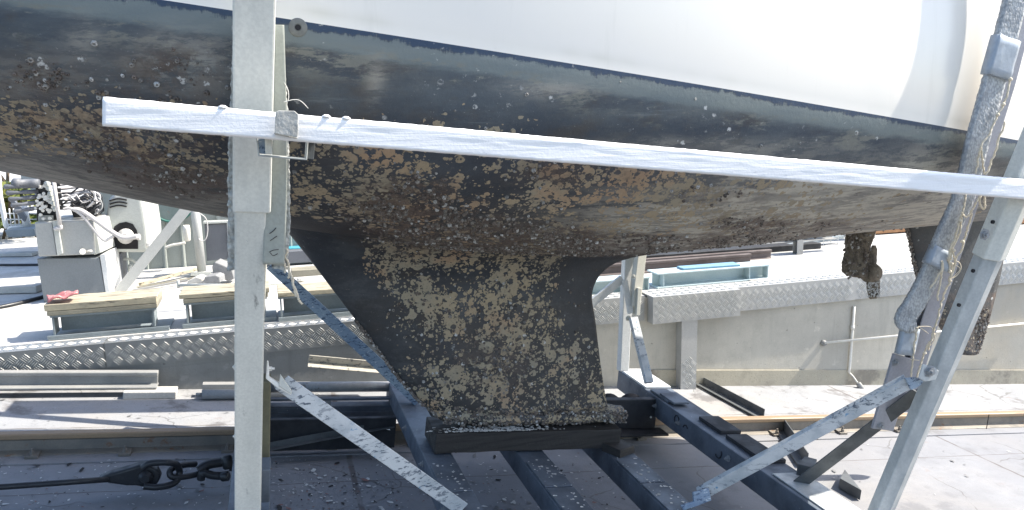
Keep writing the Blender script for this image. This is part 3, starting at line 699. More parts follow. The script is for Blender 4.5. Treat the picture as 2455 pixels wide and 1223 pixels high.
# barnacles: thousands of small shells, one stuff part
def barnacles():
    vs = []; fs = []; cols = []
    def shell(c, n, r, h, col):
        n = n.normalized(); x = n.orthogonal().normalized(); y = n.cross(x); b = len(vs); K = 7
        ph = random.random()*6
        for k in range(K):
            a = 2*PI*k/K+ph; d = x*math.cos(a)+y*math.sin(a); q = random.uniform(.85, 1.15)
            for rr, hh, m in ((1.0*q, -.1, .75), (.62*q, 1.0, 1.25), (.42*q, .98, 1.1), (.22, .55, .65)):
                vs.append(c+d*r*rr+n*h*hh); cols.append((col[0]*m, col[1]*m, col[2]*m, 1))
        for k in range(K):
            k2 = (k+1) % K
            for i in range(3): fs.append((b+k*4+i, b+k2*4+i, b+k2*4+i+1, b+k*4+i+1))
        fs.append(tuple(b+k*4+3 for k in range(K)))
    def col():
        u = random.random()
        if u < .62: g = random.uniform(.10, .21); return (g, g*.82, g*.70)
        if u < .9: g = random.uniform(.16, .3); return (g, g*.92, g*.82)
        g = random.uniform(.38, .58); return (g, g*.98, g*.93)
    rnd = random.random; N = 0
    for i in range(150000):
        s = -1.2+4.3*rnd(); u = .02+.98*rnd(); p = hpt(s, u)
        z = zones(p, 'hull'); d = z[1]
        cl = noise.noise(p*9)+.55*noise.noise(p*23)
        pr = max(0, d-.12)*(1.0 if cl > .05 else .10)*.42+z[4]*.006+z[0]*.005
        if p.dot(SX) > 1.25: pr *= max(.12, .6-.5*(p.dot(SX)-1.25))
        if rnd() > pr: continue
        n = hnrm(s, u)
        if n.y > 0 and n.z > 0: n = -n
        r = random.uniform(.0022, .0075)*(1.15 if rnd() < .2 else 1)*(.75 if p.dot(SX) > 1.4 else 1); N += 1
        cc = col() if d > .2 else [(g, g*.97, g*.9) for g in (random.uniform(.22, .45),)][0]
        shell(p, n+noise.noise_vector(p*90)*.5, r, r*random.uniform(.5, 1.1), cc)
    for i in range(30000):
        n = .375+.76*rnd(); c = rnd(); p = kpt(n, c, -1); z = zones(p, 'keel')
        pr = max(0, z[1]-.1)*.16+z[4]*.035+z[0]*.02
        if n < .43: pr += .10
        if rnd() > pr: continue
        r = random.uniform(.0025, .0075)
        shell(p, V((random.uniform(-.3, .3), -1, random.uniform(-.3, .3))), r, r*random.uniform(.4, .9), col())
    for i in range(900):                              # leading edge of the keel and its foot
        n = .38+.40*rnd()**1.4; p = kpt(n, 0, -1)+V((random.uniform(-.004, .01), random.uniform(-.014, .014), 0))
        r = random.uniform(.003, .008); shell(p, V((-.8, random.uniform(-.9, .4), -.4)), r, r*.9, col())
    for i in range(900):
        s = .74+.8*rnd(); p = S(s, TC-.075*min(1, ((s-.7)/.845/.22)**.5)*random.uniform(.75, 1.0), .384+random.uniform(-.024, .028))
        r = random.uniform(.003, .007); shell(p, V((0, -1, random.uniform(-.6, .6))), r, r*.7, col())
    for i in range(320):                              # rudder edge and tip
        q = lin2([(2174, 545), (2180, 570), (2194, 640), (2208, 690)], rnd()); p = P(q[0]+random.uniform(-3, 3), q[1], TC+random.uniform(-.01, .01))
        r = random.uniform(.003, .008); shell(p, V((-1, random.uniform(-.8, .3), 0)), r, r, col())
    for i in range(420):
        y = 740+105*rnd()**.6; q0 = lin([(700, 2386), (780, 2368), (848, 2346)], y); x = q0-random.uniform(0, 60)*(.6 if y < 800 else 1)
        p = P(x, y, TC-.022); r = random.uniform(.003, .008); shell(p, V((0, -1, 0)), r, r*.8, col())
    for i in range(110):
        p = P(random.uniform(2024, 2088), random.uniform(560, 668), TC-.05); r = random.uniform(.003, .008); shell(p, V((random.uniform(-.5, .5), -1, random.uniform(-.5, .5))), r, r*.8, col())
    for i in range(120):
        p = P(random.uniform(2080, 2108), random.uniform(665, 712), TC-.044); r = random.uniform(.003, .006); shell(p, V((random.uniform(-.5, .5), -1, random.uniform(-.5, .5))), r, r*.6, (.5, .49, .46))
    base = root_loc(boat)
    me = bpy.data.meshes.new('barnacle_crust'); me.from_pydata([v-base for v in vs], [], fs); me.materials.append(M['barn'])
    a = me.color_attributes.new('shell', 'FLOAT_COLOR', 'POINT'); a.data.foreach_set('color', [q for c in cols for q in c])
    o = bpy.data.objects.new('barnacle_crust', me); COL.objects.link(o); o.parent = boat; tag(o, kind='stuff')
    print('barnacles', N, len(vs))
barnacles()

# ------------------------------------------------------------------ the cradle
cr = thing('boat_cradle', S(1.1, 3.05, .15), 'steel boat cradle with galvanised leaning posts, braces and dark cross beams under the boat', 'cradle')
nN = SN
def beam(name, s0, w, t0, t1, n0=.155, n1=.26, mat='beam'):
    bm = BM(); sweep(bm, rect(w, n1-n0), S(s0, t0, (n0+n1)/2), S(s0, t1, (n0+n1)/2), SN, n=6)
    return obj(name, bm, M[mat], cr, bevel=.004)
bL = beam('cross_beam', 0.0, .13, 2.15, 3.98)
b1 = beam('cross_beam', .71, .12, 2.0, 3.95, .165, .255)
b2 = beam('cross_beam', 1.10, .12, 2.0, 3.5, .165, .255)
b3 = beam('cross_beam', 1.49, .12, 2.0, 3.5, .165, .255)
bR = beam('cross_beam', 2.10, .165, 2.1, 4.08, .155, .262)
def plates(parent, s0, w, spans, n, th, mat, name):
    for t0, t1 in spans:
        bm = BM(); sweep(bm, rect(w, th), S(s0, t0, n+th/2), S(s0, t1, n+th/2), SN); obj(name, bm, M[mat], parent, bevel=.003)
for b, s0 in ((b1, .71), (b2, 1.10), (b3, 1.49)):
    plates(b, s0, .112, ((2.02, 2.34), (2.355, 2.60), (2.61, 2.84)), .2555, .006, 'beam', 'top_plate')
plates(bR, 2.125, .11, ((2.72, 3.02), (3.06, 3.26)), .2625, .018, 'black', 'rubber_strip')
plates(bR, 2.10, .155, ((3.74, 4.075),), .2625, .012, 'whitesteel', 'foot_plate')
plates(bR, 2.08, .10, ((3.50, 3.70),), .2625, .012, 'beam', 'foot_plate')
plates(bR, 2.115, .15, ((2.12, 2.62),), .2625, .006, 'galv_blotch', 'foot_plate')
bolts(bR, 'pipe', [(S(2.0175, t, .215), -SX, .010, .012) for t in (2.9, 3.35, 3.6)])
bolts(b1, 'pipe', [(S(.65, t, .22), -SX, .009, .01) for t in (2.55, 2.95, 3.35)])
# stamped circle and hook marks on the big beam
def ringmark(t, n, r, a0, a1):
    bm = BM()
    pts = [S(2.0165, t+r*math.cos(a0+(a1-a0)*k/16), n+r*math.sin(a0+(a1-a0)*k/16)) for k in range(17)]; tube(bm, pts, .0035, 5); obj('painted_mark', bm, M['black'], bR)
ringmark(3.37, .222, .022, 0, 2*PI); ringmark(3.28, .205, .022, .2, 2.6); ringmark(2.98, .212, .026, 2.6, 5.6)
# near left post: sliding sleeve over an inner tube
def post(name, pts, w, d, mat, n=8):
    bm = BM()
    for a, b in zip(pts, pts[1:]): sweep(bm, rect(w, d), a, b, SY, n=n)
    return obj(name, bm, M[mat], cr, bevel=.005)
pb = P(594, 1290, 2.36); pm = P(601, 497, 2.045); pt = P(611, -60, 1.86)
dirp = (pt-pb).normalized()
pp = post('post', [pb, pm+dirp*.05], .0735, .06, 'galv')
bm = BM(); sweep(bm, rect(.088, .07), P(604.5, 497, 2.045), pt, SY, n=6); obj('sleeve', bm, M['galv_clean'], pp, bevel=.005)
bolts(pp, 'pvc', [(P(650, 447, 2.05), SX, .007, .010), (P(643, 884, 2.2), SX, .007, .010), (P(563, 880, 2.2), -SX, .006, .004), (P(564, 1046, 2.28), -SX, .006, .004)])
# timber packing and clamp at the foot of the left post
for nm, mat, y0, y1 in (('packing_timber', 'olive', 905, 1112), ('packing_block', 'beam', 1112, 1190)):
    bm = BM(); sweep(bm, rect(.05, .05), P(628, y0, 2.34), P(626, y1, 2.42), SY); obj(nm, bm, M[mat], cr, bevel=.004)
bm = BM(); sweep(bm, rect(.17, .10), S(-.0, 2.20, .23), S(0, 2.42, .23), SN)
clp = obj('clamp', bm, M['splashb'], cr, bevel=.006)
bolts(clp, 'splashb', [(S(ds, 2.24, .28), SN, .012, .015) for ds in (-.07, .07)])
# carpet-wrapped pad behind the left post
def strip(bm, path, w, d, side, cuts=3, amp=.003, sc=70):   # a bar following world points, side = width direction
    rows = []
    nW, nD = 10, 2
    for i, p in enumerate(path):
        a = (path[min(i+1, len(path)-1)]-path[max(i-1, 0)]).normalized()
        x = (side-a*side.dot(a)).normalized(); y = x.cross(a)
        r = []
        for k in range(nW+1): r.append(p+x*(-w/2+w*k/nW)-y*d/2)
        for k in range(1, nD+1): r.append(p+x*w/2+y*(-d/2+d*k/nD))
        for k in range(1, nW+1): r.append(p+x*(w/2-w*k/nW)+y*d/2)
        for k in range(1, nD): r.append(p-x*w/2+y*(d/2-d*k/nD))
        rows.append([bm.verts.new(q) for q in r])
    m = len(rows[0])
    for a, b in zip(rows, rows[1:]):
        for j in range(m): bm.faces.new((a[j], a[(j+1) % m], b[(j+1) % m], b[j]))
    bm.faces.new(rows[0][::-1]); bm.faces.new(rows[-1])
    bmesh.ops.recalc_face_normals(bm, faces=bm.faces)
    bm.normal_update()
    if amp:
        for v in bm.verts: v.co += v.normal*(noise.noise(v.co*sc)*amp+noise.noise(v.co*sc*2.6)*amp*.8)
    for f in bm.faces: f.smooth = len(f.verts) == 4
def fine(path, k): return spline(path, k)
padL = [P(657, 60, 1.945), P(659, 110, 1.95), P(665, 300, 1.985), P(665, 480, 2.03), P(660, 630, 2.06)]
bm = BM(); strip(bm, fine([p+V((-.004, -.004, 0)) for p in padL], 10), .052, .022, SX, amp=0)
pad = obj('pad_arm', bm, M['padboard'], cr)
bm = BM()
cp = [P(652, 66, 1.985), P(657, 110, 1.985), P(669, 200, 1.995), P(676, 330, 2.01), P(680, 480, 2.055), P(676, 600, 2.085), P(668, 640, 2.09)]
strip(bm, fine(cp, 40), .030, .05, SX, amp=.004); obj('carpet', bm, M['carpet'], pad)
cl2 = [P(572, 60, 1.95), P(566, 240, 1.99), P(560, 420, 2.04), P(560, 520, 2.06), P(558, 640, 2.10)]
bm = BM(); strip(bm, fine(cl2, 40), .022, .04, SX, amp=.005); obj('carpet', bm, M['carpet'], pad)
bm = BM()
for pts in ([(682, 590), (688, 604), (684, 618), (692, 632), (695, 650), (691, 668)], [(676, 600), (680, 625), (686, 642), (682, 655)], [(690, 640), (697, 655), (699, 672), (706, 690), (712, 705), (716, 720), (724, 730)], [(700, 665), (704, 690), (709, 712)]):
    twine(bm, [P(x, y, 2.06) for x, y in pts], .0028, 10, .003)
tag(obj('frayed_twine', bm, M['twine']), 'short frayed twine dangling below the carpeted pad of the left post', 'twine')
bm = BM(); tube(bm, spline([P(x, y, 1.95) for x, y in ((676, 190), (690, 215), (691, 240), (680, 245))], 8), .0009, 5)
tube(bm, spline([P(x, y, 1.95) for x, y in ((680, 245), (705, 239), (722, 243), (739, 260))], 8), .0009, 5)
tag(obj('loose_thread', bm, M['thread']), 'thin pale thread curling off the left pad above the white plank', 'thread')
# ink ticks on the pad board
for pts in ([(646, 560), (655, 554), (662, 546)], [(648, 577), (658, 570), (664, 566)], [(645, 605), (655, 600), (668, 598)], [(648, 606), (655, 613), (666, 608)]):
    bm = BM(); tube(bm, spline([P(x, y, 2.028) for x, y in pts], 5), .0012, 5); obj('ink_mark', bm, M['black'], pad)
# bent steel bracket that carries the plank
bk_t = 1.845
def flat(bm, pix_pts, w, th, t):
    pts = [P(x, y, t) for x, y in pix_pts]
    for a, b in zip(pts, pts[1:]): sweep(bm, rect(th, w), a-(b-a).normalized()*th*.5, b+(b-a).normalized()*th*.5, SY)
bm = BM(); flat(bm, [(602, 318), (615, 319), (621, 372), (733, 381), (737, 326), (764, 328)], .05, .004, bk_t+.02)
br = obj('plank_bracket', bm, M['galv_blotch'], cr, bevel=.0015)
bm = BM(); prism(bm, [P(x, y, bk_t+.012) for x, y in ((735, 327), (757, 329), (752, 383), (734, 380))], V((0, .004, 0))); obj('wing', bm, M['darkangle'], br, bevel=.001)
bm = BM(); prism(bm, [P(x, y, bk_t+.002) for x, y in ((616, 319), (636, 320), (640, 370), (622, 368))], V((0, .004, 0))); obj('slot', bm, M['splashb'], br, bevel=.001)
bm = BM(); prism(bm, [P(x, y, 1.758) for x, y in ((661, 268), (668, 265), (706, 266), (715, 274), (715, 322), (712, 330), (658, 320))], V((0, -.006, 0)))
prism(bm, [P(x, y, 1.764) for x, y in ((658, 318), (714, 330), (713, 333), (657, 322))], V((0, .09, 0)))
obj('strap', bm, M['strap'], br, bevel=.003)
bm = BM(); prism(bm, [P(x, y, 1.83) for x, y in ((634, 318), (653, 318), (653, 371), (636, 369))], V((0, .02, 0))); obj('tongue', bm, M['galv'], br, bevel=.002)
# the plank
def plank():
    bm = BM(); a = P(246, 258.5, 1.78); s0 = ws(a)[0]; n0 = 1.5295-.0; L = 3.2
    c0 = S(s0, 1.80, ws(P(246, 232, 1.77))[2]-.029); c1 = S(s0+L, 1.80, ws(P(2455, 430, 1.77))[2]-.029+.004)
    prof = []
    w, h, r = .045, .058, .007
    def edge(x0, y0, x1, y1, k): 
        for i in range(k): prof.append((x0+(x1-x0)*i/k, y0+(y1-y0)*i/k))
    edge(w/2-r, -h/2, w/2, -h/2+r*.5, 2); edge(w/2, -h/2+r*.5, w/2, h/2-r, 12); edge(w/2, h/2-r, w/2-r, h/2, 3); edge(w/2-r, h/2, -w/2+r, h/2, 6); edge(-w/2+r, h/2, -w/2, h/2-r, 2); edge(-w/2, h/2-r, -w/2, -h/2, 4); edge(-w/2, -h/2, w/2-r, -h/2, 4)
    sweep(bm, prof, c0, c1, SN, n=420)
    bm.normal_update()
    for v in bm.verts:
        s, t, n = ws(v.co); k = (n-(ws(c0)[2]-.01))/.02
        k = max(0, min(1, k+noise.noise(v.co*V((4, 1, 1)) if False else V((s*4, 0, 0)))*.8))
        q = V((s*5, t*40, n*70))
        v.co += v.normal*(noise.noise(q)*.0011+noise.noise(q*3.1)*.0008)*k
        if abs(v.normal.dot(SN)) > .5: v.co += v.normal*noise.noise(V((s*60, t*60, 0)))*.0012
    for f in bm.faces: f.smooth = True
    for u in (.32, .62, .68):
        lathe(bm, c0.lerp(c1, u*.22)+SN*.028-SY*.015, SN, [(0, .010), (.003, .009), (.006, .004)], 8)
    tag(obj('scaffold_plank', bm, M['plank']), 'long white painted plank with flaking surface, strapped across the cradle posts', 'plank')
plank()
bm = BM(); sweep(bm, rect(.20, .05), S(.03, 4.20, 1.53), S(3.2, 4.20, 1.53), SN); tag(obj('scaffold_plank', bm, M['plank'], bevel=.004), 'white plank across the far cradle posts behind the hull', 'plank')
# braces
def lbrace(p0, p1, w, mat, front=SY*-1, th=.006, leg=.03):
    bm = BM(); a = (p1-p0).normalized(); x = a.cross(front).normalized()
    sweep(bm, [(-w/2, 0), (w/2, 0), (w/2, th), (-w/2+th, th), (-w/2+th, leg), (-w/2, leg)], p0, p1, -front, n=12)
    o = obj('brace', bm, M[mat], cr, bevel=.002); return o
q0, q1 = P(676, 918, 2.18), G(1110, 1222, .268)
lb = lbrace(q0, q1, .05, 'splash')
bm = BM()
prism(bm, [P(x, y, 2.17) for x, y in ((640, 866), (644, 868), (646, 905), (668, 918), (700, 942), (697, 948), (664, 930), (637, 908))], V((0, .012, 0)))
obj('flattened_end', bm, M['pvc'], lb, bevel=.002)
bm = BM(); prism(bm, [P(x, y, 2.165) for x, y in ((672, 898), (700, 938), (698, 946), (668, 926))], V((0, .01, 0))); obj('end_tab', bm, M['galv'], lb, bevel=.002)
lbrace(P(648, 634, 3.93), G(1004, 962, .275), .055, 'splashb')
# right hand near side: leaning post A, padded arm B
TA = lambda y: lin([(0, 1.78), (370, 1.85), (550, 1.90), (707, 1.95), (850, 2.05), (1036, 2.13), (1223, 2.2), (1300, 2.24)], y)
Apts = [P(x, y, TA(y)) for x, y in ((2090, 1290), (2118, 1223), (2192, 1036), (2266, 850), (2335, 700), (2362, 640))]
def chain(bm, pts, prof, up, nseg=4):
    rows = []
    for i, p in enumerate(pts):
        a = (pts[min(i+1, len(pts)-1)]-pts[max(i-1, 0)]).normalized(); x = a.cross(up).normalized(); y = x.cross(a)
        rows.append([bm.verts.new(p+x*u+y*v) for u, v in prof])
    m = len(prof)
    for a, b in zip(rows, rows[1:]):
        for j in range(m): bm.faces.new((a[j], a[(j+1) % m], b[(j+1) % m], b[j]))
    bm.faces.new(rows[0][::-1]); bm.faces.new(rows[-1])
    bmesh.ops.recalc_face_normals(bm, faces=bm.faces)
bm = BM(); A0, A1 = P(2086, 1300, 2.245), P(2376, 618, 1.925); AD = (A1-A0).normalized()
sweep(bm, [(-.043, -.01), (-.0, -.026), (.043, -.012), (.043, .03), (-.043, .03)], A0, A1+AD*.05, SY, n=10)
pa = obj('post', bm, M['galv_blotch'], cr, bevel=.004)
bm = BM(); sweep(bm, [(-.048, -.014), (.0, -.033), (.048, -.016), (.048, .034), (-.048, .034)], A1, A1+AD*1.5, SY, n=8)
obj('sleeve', bm, M['galv_clean'], pa, bevel=.004)
bolts(pa, 'pipe', [(P(2360, 562, TA(562)-.035), -SY, .012, .008), (P(2227, 890, 1.985), -SY, .014, .012)])
for x, y in ((2378, 532), (2331, 649), (2297, 731)):
    bm = BM(); lathe(bm, P(x, y, TA(y)-.033+.014), -SY, [(0, .006), (.006, .006)], 10); obj('bolt_hole', bm, M['hole'], pa)
bm = BM(); prism(bm, [P(x, y, 1.99) for x, y in ((2210, 872), (2238, 880), (2248, 888), (2240, 910), (2214, 914), (2200, 905))], V((0, -.006, 0)))
gus = obj('gusset', bm, M['galv_blotch'], pa, bevel=.002)
# splashed brace of the right post
p0, p1 = P(2180, 918, 2.02), G(1680, 1188, .30)
rb = lbrace(p0, p1, .052, 'splash', leg=.02)
bm = BM(); prism(bm, [P(x, y, 2.01) for x, y in ((2172, 908), (2196, 905), (2216, 912), (2208, 924), (2186, 936))], V((0, .01, 0))); obj('flattened_end', bm, M['splashb'], rb, bevel=.002)
bm = BM(); prism(bm, [P(x, y, 2.36) for x, y in ((1662, 1182), (1700, 1172), (1706, 1200), (1676, 1212), (1640, 1224), (1632, 1214), (1664, 1204))], V((0, .01, 0)))
obj('flattened_end', bm, M['splashb'], rb, bevel=.002)
# lower dark angle between arm and beam
bm = BM(); sweep(bm, ang(.055, .055, .006), P(2200, 930, 2.16), G(1915, 1150, .268), V((0, -.55, 1)), off=(-.027, -.027)); db = obj('brace', bm, M['darkangle'], cr, bevel=.002)
bm = BM(); prism(bm, [G(1908, 1140, .265), G(1925, 1120, .265), G(1955, 1128, .265), G(1950, 1150, .265)], SN*.05); obj('welded_foot', bm, M['darkangle'], db, bevel=.003)
# padded arm B
TB = lambda y: lin([(-420, 2.10), (0, 2.065), (340, 2.07), (620, 2.15), (850, 2.22), (1040, 2.26)], y)
bpx = [(2560, -420), (2475, -60), (2452, 20), (2405, 200), (2352, 370), (2320, 480), (2280, 600), (2228, 760), (2180, 920), (2163, 985)]
bm = BM(); chain(bm, [P(x-2, y, TB(y)) for x, y in bpx], chan(.080, .03, .005), -SY)
pb_ = obj('pad_arm', bm, M['padsteel'], cr, bevel=.002)
bm = BM(); prism(bm, [P(x, y, TB(y)-.022) for x, y in ((2145, 848), (2192, 862), (2180, 922), (2142, 1034), (2092, 1028))], V((0, .012, 0)))
obj('lower_plate', bm, M['padsteel'], pb_, bevel=.002)
bolts(pb_, 'pipe', [(P(x, y, TB(y)-.022), -SY, .010, .01) for x, y in ((2146, 868), (2110, 1020))])
bpc = [(2535, -420), (2446, -60), (2428, 20), (2384, 190), (2345, 330), (2310, 470), (2270, 560), (2238, 640), (2206, 705), (2188, 735), (2176, 752), (2172, 763), (2180, 770), (2192, 766)]
bm = BM(); strip(bm, fine([P(x, y, TB(min(y, 760))-.018) for x, y in bpc], 40), .084, .018, SX, amp=.0016, sc=110); obj('carpet', bm, M['carpetb'], pb_)
for i, (x0, y0, x1, y1) in enumerate(((2412, 92, 2386, 186), (2258, 598, 2240, 640), (2182, 786, 2168, 850))):
    bm = BM(); pts = [P(x0+(x1-x0)*k/5, y0+(y1-y0)*k/5, TB(y0)-.02) for k in range(6)]
    strip(bm, pts, (.092, .086, .07)[i], (.036, .034, .022)[i], SX, amp=(.0025, .0015, .001)[i], sc=26)
    obj('tape', bm, M['tape'], pb_)
# twine down the right arm
bm = BM()
TT = lambda y: TB(y)-.05
for pts in ([(2424, 188), (2408, 248), (2392, 275), (2372, 320), (2352, 352), (2345, 385), (2338, 415)],
            [(2352, 352), (2356, 385), (2360, 418)], [(2411, 290), (2390, 350), (2372, 400), (2363, 420)],
            [(2318, 466), (2308, 505), (2296, 545), (2288, 580), (2280, 610), (2276, 640), (2280, 660), (2270, 690), (2256, 730), (2246, 770), (2234, 810), (2226, 840)],
            [(2304, 508), (2316, 520), (2330, 505), (2338, 492), (2348, 466)], [(2306, 520), (2300, 560), (2284, 600), (2290, 630), (2282, 660)],
            [(2330, 510), (2318, 555), (2312, 575), (2306, 600), (2292, 620), (2286, 645), (2279, 668)],
            [(2347, 466), (2350, 490), (2358, 502), (2361, 490), (2360, 466)],
            [(2260, 626), (2257, 660), (2252, 690), (2248, 722)], [(2260, 627), (2248, 665), (2230, 690)],
            [(2198, 785), (2194, 820), (2189, 860), (2184, 905)], [(2240, 800), (2215, 850), (2206, 880), (2196, 905)],
            [(2294, 560), (2282, 590), (2274, 622), (2284, 640), (2276, 672)]):
    twine(bm, [P(x, y, TT(y)) for x, y in pts], .0032, 12, .004)
for x, y in ((2406, 250), (2392, 275), (2424, 190), (2302, 530), (2288, 600), (2278, 650), (2276, 672), (2218, 846), (2282, 632), (2309, 578)):
    c = P(x, y, TT(y)-.002); lathe(bm, c-SN*.006, SN+SX*random.uniform(-.6, .6), [(0, .002), (.003, .0065), (.008, .006), (.012, .002)], 8)
for pts in ([(2282, 622), (2300, 630), (2304, 645), (2295, 660), (2282, 668)], [(2290, 635), (2302, 645), (2290, 660), (2276, 672)], [(2238, 790), (2242, 805), (2236, 822), (2226, 832)], [(2200, 783), (2232, 784), (2236, 800)], [(2204, 784), (2226, 800)], [(2182, 862), (2204, 864)]):
    tube(bm, spline([P(x, y, TT(y)) for x, y in pts], 8), .0013, 5)
tag(obj('knotted_twine', bm, M['twine']), 'knotted pale twine hanging down the carpeted arm at the right', 'twine')
# far side, right: box post, sliding channel and braces
bm = BM(); sweep(bm, rect(.055, .05), P(1493, 888, 3.92), P(1508, 560, 3.99), SY, n=4); fp = obj('post', bm, M['whitesteel'], cr, bevel=.004)
bm = BM(); sweep(bm, chan(.055, .05, .005), P(1520, 735, 3.86), P(1541, 560, 3.94), SX); obj('sleeve', bm, M['galv'], fp, bevel=.002)
bm = BM(); sweep(bm, rect(.022, .05), P(1525, 755, 3.84), P(1529, 690, 3.86), SY); obj('clamp', bm, M['galv'], fp, bevel=.002)
bolts(fp, 'galv', [(P(1506, 763, 3.85), -SY, .01, .012), (P(1519, 663, 3.85), -SY, .008, .012)])
def fb(p0, p1, w, d, mat):
    bm = BM(); sweep(bm, rect(w, d), p0, p1, SY, n=6); return obj('brace', bm, M[mat], cr, bevel=.002)
fb(P(1492, 668, 3.92), P(1410, 734, 3.92), .045, .02, 'whitesteel')
fb(P(1497, 672, 3.9), P(1512, 752, 3.85), .03, .02, 'whitesteel')
fb(P(1518, 762, 3.82), P(1556, 918, 3.62), .044, .03, 'splash')
bm = BM(); sweep(bm, rect(.09, .012), S(2.08, 3.60, .2785), S(2.08, 3.45, .2785), SN); obj('foot_plate', bm, M['beam'], cr, bevel=.003)
# far side, left: post behind the near one, ties, pipe
bm = BM(); sweep(bm, rect(.06, .05), S(0, 3.93, .26), S(0, 4.12, 1.6), SY); obj('post', bm, M['galv'], cr, bevel=.004)
bm = BM(); tube(bm, [S(.05, 3.9, .232), S(.68, 3.9, .232)], .026, 14); obj('tie_pipe', bm, M['pipe'], cr)
for n, t in ((.195, 3.83), (.125, 3.83)):
    bm = BM(); sweep(bm, rect(.03, .012), S(.06, t, n), S(.69, t, n), SN); obj('tie_bar', bm, M['beam'], cr, bevel=.002)
bm = BM(); sweep(bm, rect(.008, .06), S(.335, 3.82, .16), S(.36, 3.82, .16), SN); obj('stiffener', bm, M['pipe'], cr)
bm = BM(); sweep(bm, ang(.03, .03, .004), S(.02, 3.55, .05), S(.64, 3.62, .13), SN); obj('brace', bm, M['darkangle'], cr, bevel=.0015)
# wheels on the rail
for s0 in (1.80, 1.93):
    bm = BM(); lathe(bm, S(s0, 3.665, .165), SY, [(0, .03), (.002, .066), (.045, .066), (.05, .08), (.058, .08), (.06, .03)], 24); obj('wheel', bm, M['black'], cr)
bm = BM(); sweep(bm, rect(.34, .16), S(1.86, 3.60, .17), S(1.86, 3.645, .17), SN); sweep(bm, rect(.4, .012), S(1.86, 3.5, .09), S(1.86, 3.60, .09), SN); obj('guard_or_void_plate', bm, M['black'], cr, bevel=.004)
bm = BM(); lathe(bm, P(1560, 1000, 3.595), -SY, [(0, .006), (.004, .005)], 8); obj('grease_nipple', bm, M['pvc'], cr)
bm = BM(); sweep(bm, rect(.60, .15), S(.35, 3.60, .10), S(.35, 3.63, .10), SN); obj('guard_or_void_plate', bm, M['black'], cr, bevel=.004)  # black plate put in for the dark shaded void under the far ties
# longitudinals joining the cross beams, near side (below the frame) and far side
for t0, n in ((2.06, .12), (3.86, .12)):
    bm = BM(); sweep(bm, rect(.08, .07), S(-.06, t0, n), S(2.23, t0, n), SN); obj('side_beam', bm, M['beam'], cr, bevel=.004)
# keel timber on the beams
bm = BM(); sweep(bm, rect(.20, .082), S(.69, 3.04, .306), S(1.50, 3.04, .306), SN, n=20)
for v in bm.verts: v.co += noise.noise_vector(v.co*14)*.004
tag(obj('keel_timber', bm, M['keeltimber'], bevel=.004), 'black stained timber baulk under the keel, lying on the cross beams', 'timber')
bm = BM(); sweep(bm, rect(.10, .035), S(1.44, 2.90, .272), S(1.53, 2.95, .272), SN); 
for v in bm.verts: v.co += noise.noise_vector(v.co*24)*.006
tag(obj('packing_wedge', bm, M['keeltimber'], bevel=.003), 'small dark wedge beside the right end of the keel timber', 'wedge')
# scraped shell on timber
bm = BM()
for i in range(420):
    s = random.gauss(.95, .11); t = 2.95+random.random()**2*.06; c = S(s, t, .3485+.001*random.random()); a = random.random()*6
    r = random.uniform(.003, .012); vs = [bm.verts.new(c+(SX*math.cos(a+k*PI*2/4)*r*random.uniform(.4, 1.2)+SY*math.sin(a+k*PI*2/4)*r*random.uniform(.3, .8)+SN*random.uniform(0, .004))) for k in range(4)]
    bm.faces.new(vs)
tag(obj('shell_scrapings', bm, M['thread']), kind='stuff', label='white shell scrapings on the keel timber')

# ------------------------------------------------------------------ setting: slip, quay, wall
Zq = .335
TW = 4.587
xk = -Zq/math.tan(SL)
bm = BM()
def gz(x): return Zq if x < xk else -math.tan(SL)*x
xs = [-60, -12, xk]+[xk+.35*k for k in range(1, 62)]
xs = [x for x in xs if x < 18]+[18]
ys = [1.2, 2, 2.5, 3, 3.5, 4, TW+.02]
vv = [[bm.verts.new((x, y, gz(x))) for y in ys] for x in xs]
for a, b in zip(vv, vv[1:]):
    for j in range(len(ys)-1): bm.faces.new((a[j], b[j], b[j+1], a[j+1]))
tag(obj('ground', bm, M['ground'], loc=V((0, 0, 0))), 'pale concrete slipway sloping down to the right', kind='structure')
bm = BM(); ys = [-60, -20, -5, 0, 1.2]  # unseen dark ground added to keep bounce light out of the shade
vv = [[bm.verts.new((x, y, gz(x))) for y in ys] for x in xs]
for a, b in zip(vv, vv[1:]):
    for j in range(len(ys)-1): bm.faces.new((a[j], b[j], b[j+1], a[j+1]))
tag(obj('low_bounce_yard', bm, M['low_bounce_ground'], loc=V((0, 0, 0))), 'unseen ground on the near side of the slipway, made dark to cut bounce light', kind='structure')
bm = BM()
q = [(-60, TW+.02), (-2.2, TW+.02), (18, TW+.02), (60, TW+.02), (60, 300), (-60, 300)]
vq = [bm.verts.new((x, y, Zq)) for x, y in q]; bm.faces.new(vq)
tag(obj('quay_pavement', bm, M['deck'], loc=V((0, 0, 0))), kind='structure', label='level concrete quay top behind the retaining wall')
bm = BM(); vq = [bm.verts.new((x, y, z)) for x, y, z in ((18, -40, gz(18)), (60, -40, gz(18)), (60, TW, gz(18)), (18, TW, gz(18)))]; bm.faces.new(vq)
tag(obj('water', bm, M['panel'], loc=V((0, 0, 0))), kind='structure')
